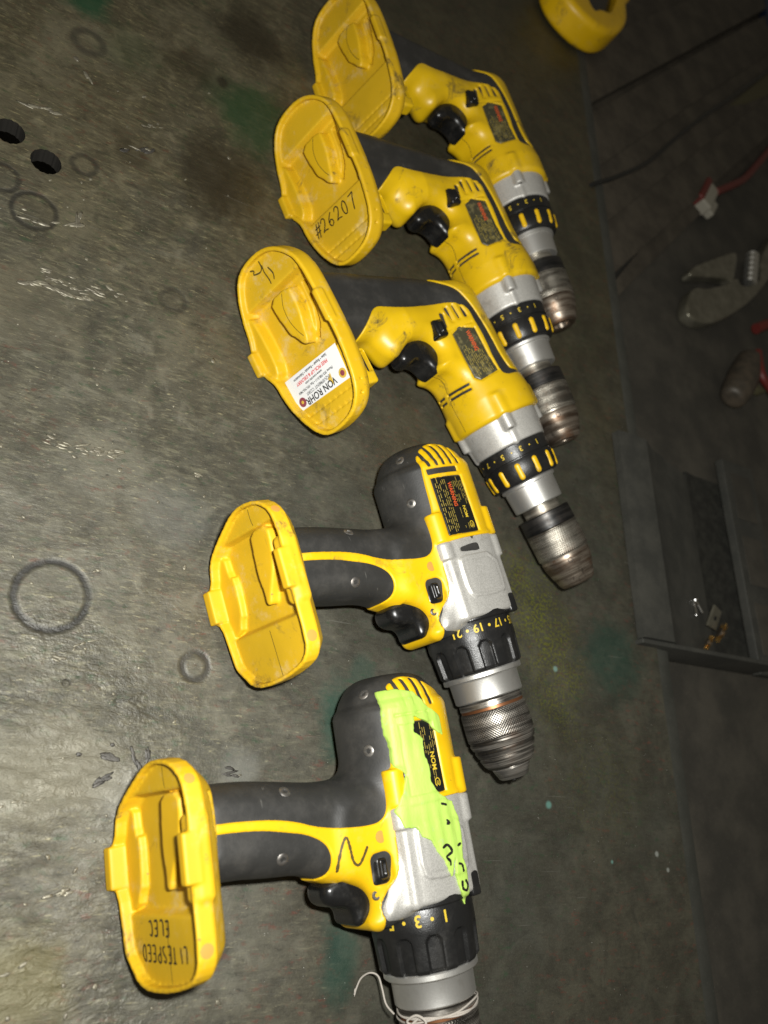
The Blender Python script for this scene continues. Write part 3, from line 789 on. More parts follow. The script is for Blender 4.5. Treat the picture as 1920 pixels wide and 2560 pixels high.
    ch = lathe('chuck', [(17.5, 12), (18.4, 12), (18.4, 20.6), (19.2, 21.6), (22.6, 21.8), (23, 21.2), (24.6, 21.2), (25, 22.1), (26, 22.5), (38, 22.8), (43.5, 22.7), (44.2, 22.0), (45.4, 22.0), (46, 22.5), (49, 21.4), (49.6, 20.4), (50.6, 20.3), (51.2, 20.7), (54.5, 19.5), (55.2, 18.5), (56, 18.4), (56.6, 18.9), (60.5, 17.2), (62.5, 15.6), (63.6, 13.5), (63.8, 9)], M['chuck_a'], t, 160)
    lathe('copper_ring', [(22.9, 20), (22.9, 21.45), (24.7, 21.45), (24.7, 20)], M['copper'], ch, 96)
    lathe('chuck_nose', [(62, 8), (63.9, 12.6), (64.6, 12.9), (70.8, 10.1), (71.6, 9.3), (71.6, 4.6), (66, 4.2)], M['chuck_a2'], ch, 96)
    for k in range(3):
        q = 2*math.pi*k/3+.5
        sdf_part('chuck_jaw', lambda a, b, z: sd_box(a, b*math.cos(q)+z*math.sin(q), -b*math.sin(q)+z*math.cos(q), (69, 2.6, 0), (4.6, 1.7, 1.3), .4), (62, -7, -7), (76, 7, 7), .5, M['chuck_dark'], ch)
    return t

# ---------------------------------------------------------------- drills, type B
RIM_B = chaikin([(-214, 22), (-219, 6), (-217, -14), (-207, -24), (-190, -31), (-173, -34), (-165, -38), (-147, -37), (-137, -30), (-123, -29), (-106, -24), (-89, -14), (-83, -3), (-85, 18), (-92, 29), (-104, 36), (-132, 40), (-150, 40), (-170, 40), (-188, 39), (-201, 35)], 2)
TOWER_B = chaikin([(-186, -4), (-186, 17), (-178, 18), (-166, 17), (-156, 14), (-149, 13), (-145, 10), (-147, 7), (-153, 4), (-158, 0), (-165, -1), (-172, -3)], 1)
RAIL_B = chaikin([(-188, -38), (-188, -27), (-180, -24), (-150, -23), (-140, -26), (-137, -36)], 1)
def B_foot(a, b, z):
    bs = b-.165*z
    d2 = sd_poly(a, z, RIM_B)
    o = rmax(d2+.28*np.maximum(bs+147, 0), bs+136., 10)
    o = rmax(o, -156.5-bs, 1.0)
    fl = -152+7.5*step(a, -192, -189)-6*step(a, -136, -132)
    cav = np.maximum(d2+.34*np.maximum(bs+147, 0)+3.0, bs-fl)
    f = smax(o, -cav, 1.)
    f = smin(f, rmax(sd_poly(a, z, TOWER_B), np.abs(bs+147.5)-6, 1.2), 1.)
    f = np.maximum(f, -np.maximum(sd_poly(a, z, np.array([(-185, 21.), (-185, 25), (-166, 23), (-155, 20), (-146, 14), (-148, 12), (-156, 17), (-166, 20.5)])), np.abs(bs+139)-9))
    f = smin(f, np.maximum(rmax(sd_poly(a, z, RAIL_B), np.abs(bs+147)-6.5, 1.2), o), 1.5)
    f = smin(f, rmax(sd_poly(a, z, chaikin([(-190, 39), (-190, 32), (-150, 32), (-146, 35), (-146, 39)], 1)), np.abs(bs+145)-7.0, 1.)+0*o, 1.) if False else smin(f, np.maximum(rmax(sd_poly(a, z, chaikin([(-190, 39), (-190, 32), (-150, 32), (-146, 35), (-146, 39)], 1)), np.abs(bs+145)-7.0, 1.), o), 1.)
    for x in (-104.5, -97):
        f = smax(f, -np.maximum(np.abs(a-x)-.55, np.abs(bs+150.5)-.9), .3)
    f = smin(f, sd_box(a, bs, z, (-158, -154.5, 38.6), (11, 3.4, 2.2), .8), .8)
    f = smin(f, sd_box(a, bs, z, (-156, -155, -36), (9, 4.5, 2.8), 1.), .8)
    return f
REG_B1 = chaikin([(-138, -110), (-150, -97), (-160, -86), (-157.5, -74), (-153.5, -58), (-152, -33), (-149, -15), (-141, -5), (-126, -5), (-114, -3.5), (-86, -6.5), (-80.5, -5), (-79, 3), (-81, 45), (-52, 50), (-40, 45), (-40, -60), (-80, -60), (-105, -55), (-122, -82), (-118, -100), (-125, -110)], 2)
REG_B2 = chaikin([(-185, -13), (-171, -13), (-163, -9), (-153, -4.5), (-139, 1), (-111, 4), (-86, 3.5), (-82, 8), (-80, 50), (-190, 50)], 2)
def B_yellow(a, b, z):
    reg = np.minimum(sd_poly(a, b, REG_B1), sd_poly(a, b, REG_B2))
    f = rmax(B_core(a, b, z)-1.1, reg, .9)
    az = np.abs(z)
    for (a0, b0, z0, a1, b1, z1) in ((-141, -28, 22.5, -132, -28.5, 22.5), (-145, -22.5, 25, -134, -22, 25.5), (-146, -17, 27.5, -134.5, -16.5, 28), (-145, -11.5, 30, -134.5, -10.5, 30)):
        f = smax(f, -sd_capsule(a, b, az, (a0, b0, z0), (a1, b1, z1), 2.0), .8)
    f = smax(f, -sd_capsule(a, b, az, (-128.5, -29, 22.5), (-128, -9, 30.5), 1.1), .5)
    f = smax(f, -rmax(sd_poly(a, b, LAB_B)-.7, -f-1.0, .2), .3)
    rr = np.hypot(b, z)
    ph = np.degrees(np.arctan2(-b, z))
    for x in (-85.5, -81.5):
        sl = np.maximum(np.maximum(np.abs(a-x+.03*(ph-90))-.9, np.abs(rr-33)-2.4), np.abs(ph-78)*.5-9.5)
        s2 = np.maximum(np.maximum(np.abs(a-x+.5)-.9, np.abs(rr-33)-2.4), np.abs(ph-114)*.5-5)
        f = smax(f, -np.minimum(sl, s2), .4)
    f = smax(f, -sd_box(a, b, az, (-131, -36.5, 26), (7.2, 5.6, 10), 3.), .7)
    for q in (0, 90, 180, 270):
        an = math.radians(37+q); f = smin(f, rmax(np.hypot(b-33*math.cos(an), z-33*math.sin(an))-4.2, np.abs(a+61)-8, 1.), 4)
    return f
LAB_B = np.array([(-124.5, -26.), (-127.5, -19.5), (-123, -8.5), (-85, -8.5), (-83, -23), (-87, -26), (-105, -26.5)])
TRIG_B = chaikin([(-133, -46), (-133, -58), (-130, -67), (-124, -73), (-117, -72), (-115, -65), (-117, -58), (-113, -52), (-105, -49), (-101, -44), (-105, -38), (-114, -33), (-126, -35)])
def B_trigger(a, b, z):
    return rmax(sd_poly(a, b, TRIG_B), np.abs(z)-(11.5-4*np.clip((-b-56)/20, 0, 1)), 5.)
def build_type_b(name):
    t = empty(name, Matrix())
    foot = sdf_part('battery_socket', B_foot, (-223, -170, -44), (-79, -108, 46), .95, M['yellow_in2'], t)
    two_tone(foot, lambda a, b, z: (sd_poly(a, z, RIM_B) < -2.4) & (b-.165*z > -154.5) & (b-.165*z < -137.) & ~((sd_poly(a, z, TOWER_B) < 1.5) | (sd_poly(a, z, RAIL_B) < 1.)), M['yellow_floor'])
    ribbons('mould_line', [[(a, -165, z) for a, z in ((-184, 10), (-176, 6), (-166, 5.5), (-157, 8), (-151, 11))]], .45, M['ink_f'], foot, d=(0, 1, 0), sdf=B_foot, off=.1)
    lt = sdf_part('latch_button', lambda a, b, z: smax(sd_box(a, b, z, (-117.5, -122.5, 15), (13.5, 6.5, 6), 2.), -sd_box(a, b, z, (-120.5, -119.6, 20), (8, 2.6, 5), 1.), .5), (-134, -132, 6), (-101, -113, 23), .8, M['yellow_b'], foot)
    part('latch_opening', [(-128, -117.2, 14), (-113, -117.2, 14), (-113, -122, 14), (-128, -122, 14), (-128, -117.2, 17), (-113, -117.2, 17), (-113, -122, 17), (-128, -122, 17)], [(4, 5, 6, 7), (0, 3, 2, 1), (0, 1, 5, 4), (1, 2, 6, 5), (2, 3, 7, 6), (3, 0, 4, 7)], M['hole'], foot, False)
    sdf_part('rubber_grip', B_core, (-203, -140, -36), (-48, 38, 36), 1.05, M['rubber'], t)
    yel = sdf_part('yellow_housing', B_yellow, (-176, -112, -40), (-44, 42, 40), .85, M['yellow_b'], t)
    sdf_part('trigger', B_trigger, (-137, -86, -18), (-100, -32, 17), .75, M['gloss'], t)
    sdf_part('direction_switch', lambda a, b, z: smin(sd_box(a, b, z, (-131, -36.5, 18), (7.4, 5.8, 6.6), 2.6), sd_box(a, b, z, (-131, -36.2, 23), (4.6, 2.4, 3.6), 1.2), 1.2), (-141, -45, 9), (-121, -28, 29), .7, M['gloss'], t)
    sdf_part('rating_label', lambda a, b, z: rmax(np.maximum(B_core(a, b, z)-.75, -z), sd_poly(a, b, LAB_B), .2), (-130, -29, 10), (-80, -6, 36), .7, M['label_w'], yel)
    f_lab = lambda a, b, z: B_core(a, b, z)-.75
    # small print: rows of broken dashes, too small to read, and the warning line
    rows = []
    for k in range(10):
        b = -24.5+k*1.4
        s = -85.5-rng.uniform(0, 2)
        while s > -112+(k > 5)*8:
            w = rng.uniform(1.2, 4.)
            if rng.random() > .2: rows.append([(s, b, 20), (s-w, b, 20)])
            s -= w+rng.uniform(.5, 1.2)
    ribbons('print_lines', rows, .38, M['print_dy'], yel, sdf=f_lab, off=.22, step=3)
    text_flat('warning_text', 'WARNING', 4.4, (-114, -15.5, 30), (1, 0, 0), (0, 1, 0), M['print_r'], yel, .25, f_lab, xs=.8)
    ribbons('mould_seam', [[(x, -60, zz) for x, zz in ((-104, 2), (-97, 1), (-87, -3), (-78, -4), (-65, -3), (-54, -3))]], .5, M['ink_f'], yel, d=(0, 1, 0), sdf=B_yellow, off=.1)
    g = sdf_part('gear_case', lambda a, b, z: gear_b(a, b, z), (-62, -38, -38), (-27, 38, 38), .85, M['silver'], t)
    for q in (0, 90, 180, 270):
        an = math.radians(37+q); hexring('screw', (-40.3, 30.7*math.cos(an), 30.7*math.sin(an)), (1, 0, 0), 2.7, M['screw'], g)
    tr = lathe('torque_ring', [(-29, 20), (-29, 28.2), (-28.3, 28.8), (-18.4, 28.6), (-17.8, 28.1), (-17.8, 27.2), (-17.0, 27.2), (-17.0, 28.0), (-16.2, 28.4), (-8, 28.0), (-2, 26.9), (-.6, 26.2), (0, 25.2), (0, 18)], M['collar'], t, 144)
    ridge = None
    for k in range(12):
        ph = math.radians(-6.5+k*30)
        if ridge is None:
            V, F = surface_nets(lambda a, b, z: smax(sd_capsule(a, b, z, (-12.6, 0, 26.9), (-3.6, 0, 26.0), 2.5), (z-28.9-.10*(-8-a)), .8), (-17, -4, 21), (1, 4, 31), .5)
            ridge = mesh_of('ridge', V, F, True, .001, None); ridge.materials.append(M['yellow'])
        o = put('ridge', ridge, None, tr); o.rotation_euler = (ph, 0, 0)
    for k, s in enumerate(('1', '\u2022', '3', '\u2022', '5', '\u2022', '7', '\u2022', '9')):
        text_cyl('numeral', s, 5.6 if s.isdigit() else 4.4, -23.6, 6+15.3*k, 28.75, M['print_y'], tr, .15)
    lathe('front_sleeve', [(-1, 12), (.1, 12), (.1, 21.8), (1, 22.4), (3, 22.2), (3.6, 20.6), (20.4, 19.7), (21.2, 19), (21.2, 12)], M['sleeve'], t, 112)
    ch = lathe('chuck', [(20.5, 9), (21.2, 14.5), (28.2, 14.5), (28.4, 19.4), (29, 20.2), (40.4, 20.5), (41, 20.1), (41.6, 20.6), (62.6, 20.5), (63.2, 19.6), (64.2, 19.4)], M['chuck_b'], t, 144)
    lathe('chuck_collar', [(28.3, 15), (28.3, 19.6), (28.9, 20.45), (40.5, 20.75), (41.1, 20.2), (41.1, 15)], M['chuck_dark'], ch, 112)
    lathe('chuck_nose', [(64, 15), (64.1, 19.2), (66, 19.6), (70, 19.3), (80, 16.6), (80.6, 16.0), (86, 14.6), (88.8, 12.6), (89, 10), (87.6, 7), (80, 5.5)], M['chuck_tip'], ch, 112)
    for k in range(3):
        q = math.radians(44+120*k)
        V, F = lathe_mesh([(-.6, 2.0), (.25, 2.0), (.25, 1.6), (-1.5, 1.5)], 20)
        V = np.array(V); ro = 20.55 if k else 19.55
        aa = 34.5 if k else 69
        P = np.stack([aa+V[:, 1], -(ro+V[:, 0])*math.sin(q)-V[:, 2]*math.cos(q), (ro+V[:, 0])*math.cos(q)-V[:, 2]*math.sin(q)], 1)
        part('key_hole', P, F, M['hole'], ch, True)
    return t
def gear_b(a, b, z):
    f = B_gear(a, b, z)
    for q in (0, 90, 180, 270):
        an = math.radians(37+q); cb, cz_ = math.cos(an), math.sin(an)
        f = smin(f, rmax(np.hypot(b-30.7*cb, z-30.7*cz_)-4.6, np.abs(a+49)-8.5, 1.), 2.5)
        f = smin(f, sd_capsule(a, b, z, (-44, 29.5*cb, 29.5*cz_), (-30, 28.*cb, 28.*cz_), 2.3), 2.)
    return f
M['yellow_in2'] = yellow_mat('dusty worn yellow plastic', (.68, .415, .008), .95, .45, .42)

def pose(th, ox, oy, zc, tau):
    t = math.radians(th); ta = math.radians(tau)
    A = np.array([math.cos(t), math.sin(t), 0]); B0 = np.array([-A[1], A[0], 0]); Z0 = np.array([0, 0, 1.])
    B = math.cos(ta)*B0-math.sin(ta)*Z0; Z = np.cross(A, B)
    return Matrix(((A[0], B[0], Z[0], ox/1000), (A[1], B[1], Z[1], oy/1000), (A[2], B[2], Z[2], zc/1000), (0, 0, 0, 1)))
def copy_thing(o, parent=None):
    c = o.copy(); C.objects.link(c); c.parent = parent
    for ch in list(o.children):
        copy_thing(ch, c)
    return c
GRP = 'cordless drills laid in a row on the bench'
d1 = build_type_a('cordless_drill')
d2 = copy_thing(d1)
d3 = build_type_b('cordless_drill')
d4 = copy_thing(d3); d5 = copy_thing(d3)
d1.matrix_world = pose(-78.5, 297.8, -59.5, 34, 2.)
d2.matrix_world = pose(-70.2, 345, 111.2, 34, 2.)
d3.matrix_world = pose(-58.5, 401.3, 268.0, 33, 2.2)
d4.matrix_world = pose(-64.4, 409.9, 397.2, 33, 2.2)
d5.matrix_world = pose(-69.3, 427.4, 520.9, 33, 2.2)
tag(d1, 'black and yellow cordless drill with torn lime green tape along its body', 'drill', GRP)
tag(d2, 'black and yellow cordless drill without tape, second nearest, collar reading 17 19 21', 'drill', GRP)
tag(d3, 'yellow cordless drill with a white printed sticker in its empty battery socket', 'drill', GRP)
tag(d4, 'yellow cordless drill with a number handwritten in its empty battery socket', 'drill', GRP)
tag(d5, 'yellow cordless drill at the far end of the row, battery socket unmarked', 'drill', GRP)
def child(o, nm):
    return next(c for c in o.children if c.name.split('.')[0] == nm)

# what sets the single drills apart
c1_ = child(d1, 'clutch_collar'); c2_ = child(d2, 'clutch_collar')
for k, s in enumerate(('1', '\u2022', '3', '\u2022', '5')):
    text_cyl('numeral', s, 8.6 if s.isdigit() else 7., -27.2, 10.6+15*k, 30.2, M['print_y'], c1_, .15)
for k, s in enumerate(('15', '\u2022', '17', '\u2022', '19', '\u2022', '21')):
    text_cyl('numeral', s, 7.6 if s.isdigit() else 7., -27.6, -30+14.7*k, 30.2, M['print_y'], c2_, .15)
y1 = child(d1, 'yellow_housing'); y2 = child(d2, 'yellow_housing')
f_lab_a = lambda a, b, z: A_all(a, b, z)-.35
for y in (y1, y2):
    sdf_part('rating_label', lambda a, b, z: rmax(np.maximum(A_all(a, b, z)-.35, -z), sd_poly(a, b, np.array([(-130.8, -17.5), (-130.4, 7.5), (-90, 8.5), (-90, -17.5)])), .2), (-134, -20, 15), (-86, 13, 36), .7, M['label'], y)
    rows = []
    for k in range(16):
        b = -16+k*1.5
        if 6 <= k <= 8: continue
        s = -91.5-rng.uniform(0, 3)
        while s > -127:
            w = rng.uniform(1.2, 5.)
            if rng.random() > .15 and not (k > 9 and s > -110 and rng.random() < .7): rows.append([(s, b, 30), (s-w, b, 30)])
            s -= w+rng.uniform(.5, 1.3)
    ribbons('print_lines', rows, .40, M['print_dy'], y, sdf=f_lab_a, off=.2, step=4)
text_flat('warning_text', 'WARNING', 4.2, (-117.5, -5.2, 33), (1, 0, 0), (0, 1, 0), M['print_r'], y2, .25, f_lab_a, xs=.85)
text_flat('label_text', 'NOM', 3.6, (-104.5, 1.2, 33), (1, 0, 0), (0, 1, 0), M['print_y'], y2, .25, f_lab_a)
text_flat('label_text', 'NOM', 4.4, (-107.5, 3.0, 33), (1, 0, 0), (0, 1, 0), M['print_y'], y1, .25, f_lab_a)
for y, a0, b0 in ((y1, -95.5, 3.6), (y2, -95, 3.6)):
    q = [(a0+2.3*math.cos(u), b0+1.7*math.sin(u), 33) for u in np.linspace(.5, 5.8, 14)]
    ribbon('emblem_ring', q, .5, M['print_y'], y, sdf=f_lab_a, off=.25); text_flat('emblem_text', 'GB', 1.9, (a0+.3, b0, 33), (1, 0, 0), (0, 1, 0), M['print_y'], y, .25, f_lab_a)
# the torn tape
TAPE = [(-151, -21), (-151, -12), (-148, -2), (-143, 1.5), (-139, 4), (-132, 13.5), (-121, 13.5), (-123.5, 8.5), (-129, 4), (-134, -6), (-125, -7.5), (-121, -1.5), (-112, -3), (-104, -.5), (-97, -1.5), (-89, 2.5), (-84, 10.5), (-74, 13.5), (-65, 13), (-53, 11.5), (-45, 12.5), (-33, 12), (-29, 9.5), (-37, 6), (-46, 4.2), (-55, 5.8), (-44.5, 1), (-54, -1.8), (-60, -6), (-66, -8.5), (-69, -13.5), (-74, -16), (-75.5, -23.5), (-85, -27), (-95, -20.5), (-103, -16.5), (-108, -22.5), (-118, -22.4), (-131, -24), (-141, -23)]
TAPE = np.array(TAPE, float)
_tp = []
for i in range(len(TAPE)):
    p, q = TAPE[i], TAPE[(i+1) % len(TAPE)]; n = max(1, int(np.linalg.norm(q-p)/1.6))
    for k in range(n): _tp.append(p+(q-p)*k/n+rng.normal(size=2)*.16)
TAPE = np.array(_tp)
def d1_outer(a, b, z):
    cl = rmax(np.hypot(b, z)-30.3, np.abs(a+16)-21.5, .5)
    return np.minimum(np.minimum(A_yellow(a, b, z), A_gear_part(a, b, z)), cl)
wr = lambda a, b: .22*np.sin(.16*a+.5*b)*np.sin(.11*a-.37*b+1.)+.12*np.sin(.8*b-.05*a)
tp = sdf_part('tape', lambda a, b, z: np.maximum(np.maximum(smin(d1_outer(a, b, z), A_all(a, b, z), 3)-.75-wr(a, b), sd_poly(a, b, TAPE)), 8-z), (-154, -30, 6), (-26, 17, 40), .6, M['tape'], d1, 'torn lime green masking tape with marker writing')
f_tape = lambda a, b, z: smin(d1_outer(a, b, z), A_all(a, b, z), 3)-.75-wr(a, b)
ribbons('handwriting', [[(a, b, 33) for a, b in q] for q in ([(-75, 3.5), (-73, 5), (-72.6, 3.6), (-74.5, 4.6)], [(-61, -3), (-62, 1), (-58, 3.4), (-56, -1), (-53.5, 1.2), (-51, 1)], [(-60, 8), (-61, 11)], [(-51, 6.5), (-50, 9), (-46, 9.3)], [(-42, 7.5), (-38, 7), (-36.5, 9.5), (-39, 11), (-42, 9.8)], [(-84, 2), (-82.5, 6)])], 1.5, M['ink'], tp, sdf=f_tape, off=.25, jitter=.2)
for q in ([(-61, -62.5), (-66, -62), (-72, -60), (-76.5, -57.5), (-77, -56), (-71.5, -55), (-66, -54.4), (-63, -52.8), (-62.6, -50.5), (-66, -47.3), (-70.5, -44)],):
    ribbon('handwriting', [(a, b, 24) for a, b in q], 1.5, M['ink_f'], y1, sdf=A_yellow, off=.25, jitter=.25)
# names written in the sockets (strokes in letter space: x right, y up)
LET = {'L': [[(0, 1), (0, 0), (.55, 0)]], 'I': [[(.1, 1), (.1, 0)]], 'T': [[(0, 1), (.7, 1)], [(.35, 1), (.33, 0)]], 'E': [[(.6, 1), (.02, .97), (0, .5), (.02, 0), (.62, .03)], [(0, .52), (.5, .5)]], 'S': [[(.6, .9), (.2, 1), (.05, .75), (.5, .42), (.55, .12), (.05, .02)]], 'P': [[(0, 0), (.02, 1), (.5, .95), (.55, .65), (.05, .48)]], 'D': [[(0, 0), (0, 1), (.5, .8), (.6, .4), (.3, .03), (0, 0)]], 'C': [[(.6, .9), (.2, 1), (0, .5), (.2, .02), (.62, .1)]],
       '#': [[(.15, -.1), (.4, 1.05)], [(.5, -.1), (.75, 1.05)], [(-.05, .3), (.8, .38)], [(.05, .66), (.9, .72)]], '2': [[(0, .75), (.15, .97), (.4, 1.02), (.6, .85), (.5, .55), (.25, .25), (.02, .04), (.3, .1), (.75, .02)]], '6': [[(.6, 1), (.15, .6), (.05, .2), (.35, 0), (.6, .25), (.35, .5), (.1, .3)]], '0': [[(.35, 1), (.05, .6), (.1, .1), (.4, 0), (.6, .4), (.55, .85), (.35, 1)]], '7': [[(0, .92), (.35, .95), (.7, 1), (.5, .6), (.3, -.2)]]}
def written(s, o, right, up, h, adv, w, mat, parent, sdf, n):
    o = np.array(o, float); r = np.array(right, float); u = np.array(up, float); n = np.array(n, float)
    rows = []
    for i, ch in enumerate(s):
        sk = rng.normal()*.06
        for st in LET[ch]:
            rows.append([o+r*(i*adv+(x+sk*y)*min(h*.72, adv*.95))+u*(y*h) for x, y in st])
    ribbons('handwriting', rows, w, mat, parent, d=-n, sdf=sdf, off=.25, jitter=.15)
N_B = (0, -1, 0)
s1 = child(d1, 'battery_socket')
written('LITESPEED', (-47.5, -158, 20.5), (0, 0, -1), (1, 0, 0), 7.0, 4.75, 1.0, M['ink'], s1, A_foot, N_B)
written('ELEC', (-58.5, -158, 6), (0, 0, -1), (1, 0, 0), 6.6, 5.2, 1.1, M['ink'], s1, A_foot, N_B)
s4 = child(d4, 'battery_socket')
written('#26207', (-119.5, -160, -24), (.02, 0, 1), (-1, 0, 0), 10.5, 8.0, 1.0, M['ink'], s4, B_foot, N_B)
s3 = child(d3, 'battery_socket')
for q in ([(-213, -8), (-211, -4.5), (-209, -6), (-207, 0), (-209, 3), (-214, 3)], [(-210, 4), (-205, 3.4), (-199, 4.5), (-195, 4.5)], [(-206, 8), (-200, 10), (-196, 8.5)]):
    ribbon('handwriting', [(a, -163, z) for a, z in q], 1.0, M['ink_f'], s3, d=(0, 1, 0), sdf=B_foot, off=.25, jitter=.2)
# the printed sticker
def st_pt(a, z, off=.5):
    return (a, -148.5+.165*z-off, z)
def floor_b(a, z):
    P, ok = trace(B_foot, np.array([[a, -175., z]]), np.array([[0, 1., 0]]), 60., 60, .9); return P[0][1]
b0 = floor_b(-118, 0.)
SQ = [(-135.0, -25.5), (-134.2, 29.0), (-109.3, 27.5), (-110.8, -24.0)]
V = []; F = []; nu, nv = 3, 3
for off in (.15, .45):
    V += [(a, b0+.165*z-off, z) for a, z in SQ]
sticker = part('sticker', V, [(4, 5, 6, 7), (0, 3, 2, 1), (0, 1, 5, 4), (1, 2, 6, 5), (2, 3, 7, 6), (3, 0, 4, 7)], M['paper'], d3, False, label='white sticker printed in black and red')
def st_text(s, size, a, z, mat, xs=1.):
    k = math.sqrt(1+.165**2)
    text_flat('sticker_text', s, size, (a, b0+.165*z-.5, z), (.02, -.165/k, -1/k), (1, 0, .02), mat, sticker, .1, None, xs=xs)
st_text('VON ROHR', 7.0, -114.0, .8, M['print_k'], .88)
st_text('EQUIPMENT CORP.', 3.3, -118.6, .5, M['print_g'], .92)
st_text('Phone: 973-748-3111 \u2022 Fax: 973-743-7404', 2.6, -122.2, .3, M['print_k'], .84)
st_text('www.vonrohr.com', 2.5, -125.1, .3, M['print_k'], .95)
st_text('FREE PICK-UP & DELIVERY', 3.4, -128.3, .3, M['print_red'], .88)
st_text('Sales \u2022 Repair \u2022 Rentals \u2022 Fabrication', 2.7, -131.9, .6, M['print_k'], .92)
nn = (0, -1, .165)
disc('emblem', (-115.6, b0+.165*-18.5-.5, -18.5), nn, 3.4, M['maroon'], sticker, h=.12)
disc('emblem', (-114.8, b0+.165*24-.5, 24), nn, 3.4, M['gold'], sticker, h=.12)
disc('emblem_disc', (-114.8, b0+.165*24-.65, 24), nn, 1.9, M['maroon'], sticker, h=.14)
disc('emblem_disc', (-115.6, b0+.165*-18.5-.65, -18.5), nn, 1.2, M['gold'], sticker, h=.14)
part('emblem', [(a, b0+.165*z-.52, z) for a, z in ((-111.5, 13.5), (-120.5, 14.6), (-117.5, 10.4))], [(0, 1, 2)], M['gold'], sticker, False)

# string tied round the nearest chuck
m1 = np.array(d1.matrix_world)
def l2w(p):
    return (m1[:3, :3]@(np.array(p, float)/1000)+m1[:3, 3])*1000
sr = empty('string', Matrix.Translation(Vector((d1.matrix_world@Vector((.024, -.022, 0))))))
tag(sr, 'frayed white string tied round the chuck of the nearest drill', 'string')
inv = np.array(sr.matrix_world.translation)*1000
for k in range(3):
    pts = []
    for i in range(41):
        u = 2*math.pi*i/40; r = 22.9+.6*math.sin(5*u+k)
        pts.append(l2w((21.2+k*1.1+1.2*math.sin(2*u+k*2), -r*math.sin(u), r*math.cos(u)))-inv)
    tube('string_turn', pts, .5, M['string'], sr, 8, res=3)
kn = [(21, -21.5, 11), (24, -24, 8), (26, -23, 13), (22, -21, 17), (19, -23, 12), (22, -25.5, 6), (26, -22, 9)]
tube('knot', [l2w(p)-inv for p in kn], .65, M['string'], sr, 8)
end = [at(985, 2535, .030), at(965, 2510, .024), at(955, 2470, .020), at(945, 2440, .016), at(925, 2432, .012), at(903, 2445, .006), at(891, 2470, .003), at(886, 2487, .002)]
tube('string_end', [p*1000-inv for p in end], .5, M['string'], sr, 8)
for k in range(5):
    e0 = end[-2]*1000-inv; e1 = end[-1]*1000-inv+rng.normal(size=3)*np.array([1.2, 1.2, .3])
    tube('string_fray', [e0, (e0+e1)/2+rng.normal(size=3)*.3, e1], .22, M['string'], sr, 5)
# ---------------------------------------------------------------- what lies beyond the bench edge
tr_ = empty('parts_tray', Matrix.Translation(Vector((.60, .27, -.033))))
tag(tr_, 'dusty folded steel tray hooked over the edge of the bench', 'tray')
def tw(V): return [(x-.60, y-.27, z+.033) for x, y, z in V]
def sheet(name, P, th, mat, y0, y1, y0b=None, y1b=None):
    """folded sheet: profile points (x, z) swept along y with thickness"""
    P = np.array(P, float); d = np.gradient(P, axis=0); n = np.stack([-d[:, 1], d[:, 0]], 1); n /= np.linalg.norm(n, axis=1, keepdims=True)
    top = P; bot = P-n*th; ring = np.concatenate([top, bot[::-1]]); m = len(ring)
    V = [(x, y0, z) for x, z in ring]+[(x, y1, z) for x, z in ring]
    F = [(i, (i+1) % m, m+(i+1) % m, m+i) for i in range(m)]+[tuple(range(m))[::-1], tuple(range(m, 2*m))]
    return part(name, tw(V), F, mat, tr_, True, 1., 25)
sheet('flange', [(.5440, .0105), (.552, .0112), (.582, .0112), (.5855, .0095)], .0085, M['tray'], .166, .366)
sheet('sloping_wall', [(.5857, .0093), (.60, .0020), (.64, -.0105), (.684, -.0235)], .0025, M['tray'], .166, .366)
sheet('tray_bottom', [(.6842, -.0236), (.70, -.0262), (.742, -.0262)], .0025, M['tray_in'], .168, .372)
rb = prism('pocket_bar', [(x-.60, y-.27) for x, y in ((.7425, .160), (.796, .160), (.796, .40), (.7425, .40))], -.0262+.033, -.0165+.033, M['tray'], tr_, .0012)
for k in range(3):
    y = .180+.075*k
    prism('pocket', [(x-.60, yy-.27) for x, yy in ((.752, y), (.786, y), (.786, y+.055), (.752, y+.055))], -.0164+.033, -.0155+.033, M['shelf'], rb, .0004)
prism('end_plate', [(x-.60, y-.27) for x, y in ((.5440, .1615), (.742, .1615), (.742, .1655), (.5440, .1655))], -.030+.033, .0085+.033, M['tray'], tr_, .0008)
def wheel(name, c, r, lab):
    e = empty(name, Matrix.Translation(Vector(c))@Matrix.Rotation(1.1, 4, 'Y')@Matrix.Rotation(.5, 4, 'X'))
    tag(e, lab, 'wire wheel')
    V = []; F = []
    for k in range(70):
        a = 2*math.pi*k/70+rng.normal()*.02; z = rng.uniform(-1.6, 1.6); n = len(V)
        for rr, w in ((r*.4, .22), (r*rng.uniform(.9, 1.05), .16)):
            for da in (-1, 1):
                for dz in (-1, 1):
                    V.append((rr*math.cos(a)-da*w*math.sin(a), rr*math.sin(a)+da*w*math.cos(a), z*(.5+.5*rr/r)+dz*w))
        F += [tuple(n+i for i in f) for f in ((0, 1, 5, 4), (1, 3, 7, 5), (3, 2, 6, 7), (2, 0, 4, 6), (4, 5, 7, 6))]
    part('bristles', V, F, M['brass'], e, False)
    V, F = lathe_mesh([(-1.8, r*.12), (-1.8, r*.45), (1.8, r*.45), (1.8, r*.12)], 24)
    part('hub', [(y, z, x) for x, y, z in V], F, M['iron'], e, True)
wheel('wire_wheel', at(1803, 1582, -.014), 10.5, 'larger brass wire wheel lying in the tray by the metal tab')
wheel('wire_wheel', at(1772, 1606, -.012), 7.5, 'smaller brass wire wheel lying in the tray corner')
tb = prism('metal_tab', [(-.009, -.011), (.009, -.009), (.008, .010), (-.008, .011)], 0, .002, M['wrench'], None, .0004)
tb.location = Vector(at(1783, 1545, -.010)); tb.rotation_euler = (.35, .25, -.2); tag(tb, 'small square metal tab with a hole, in the tray', 'metal tab')
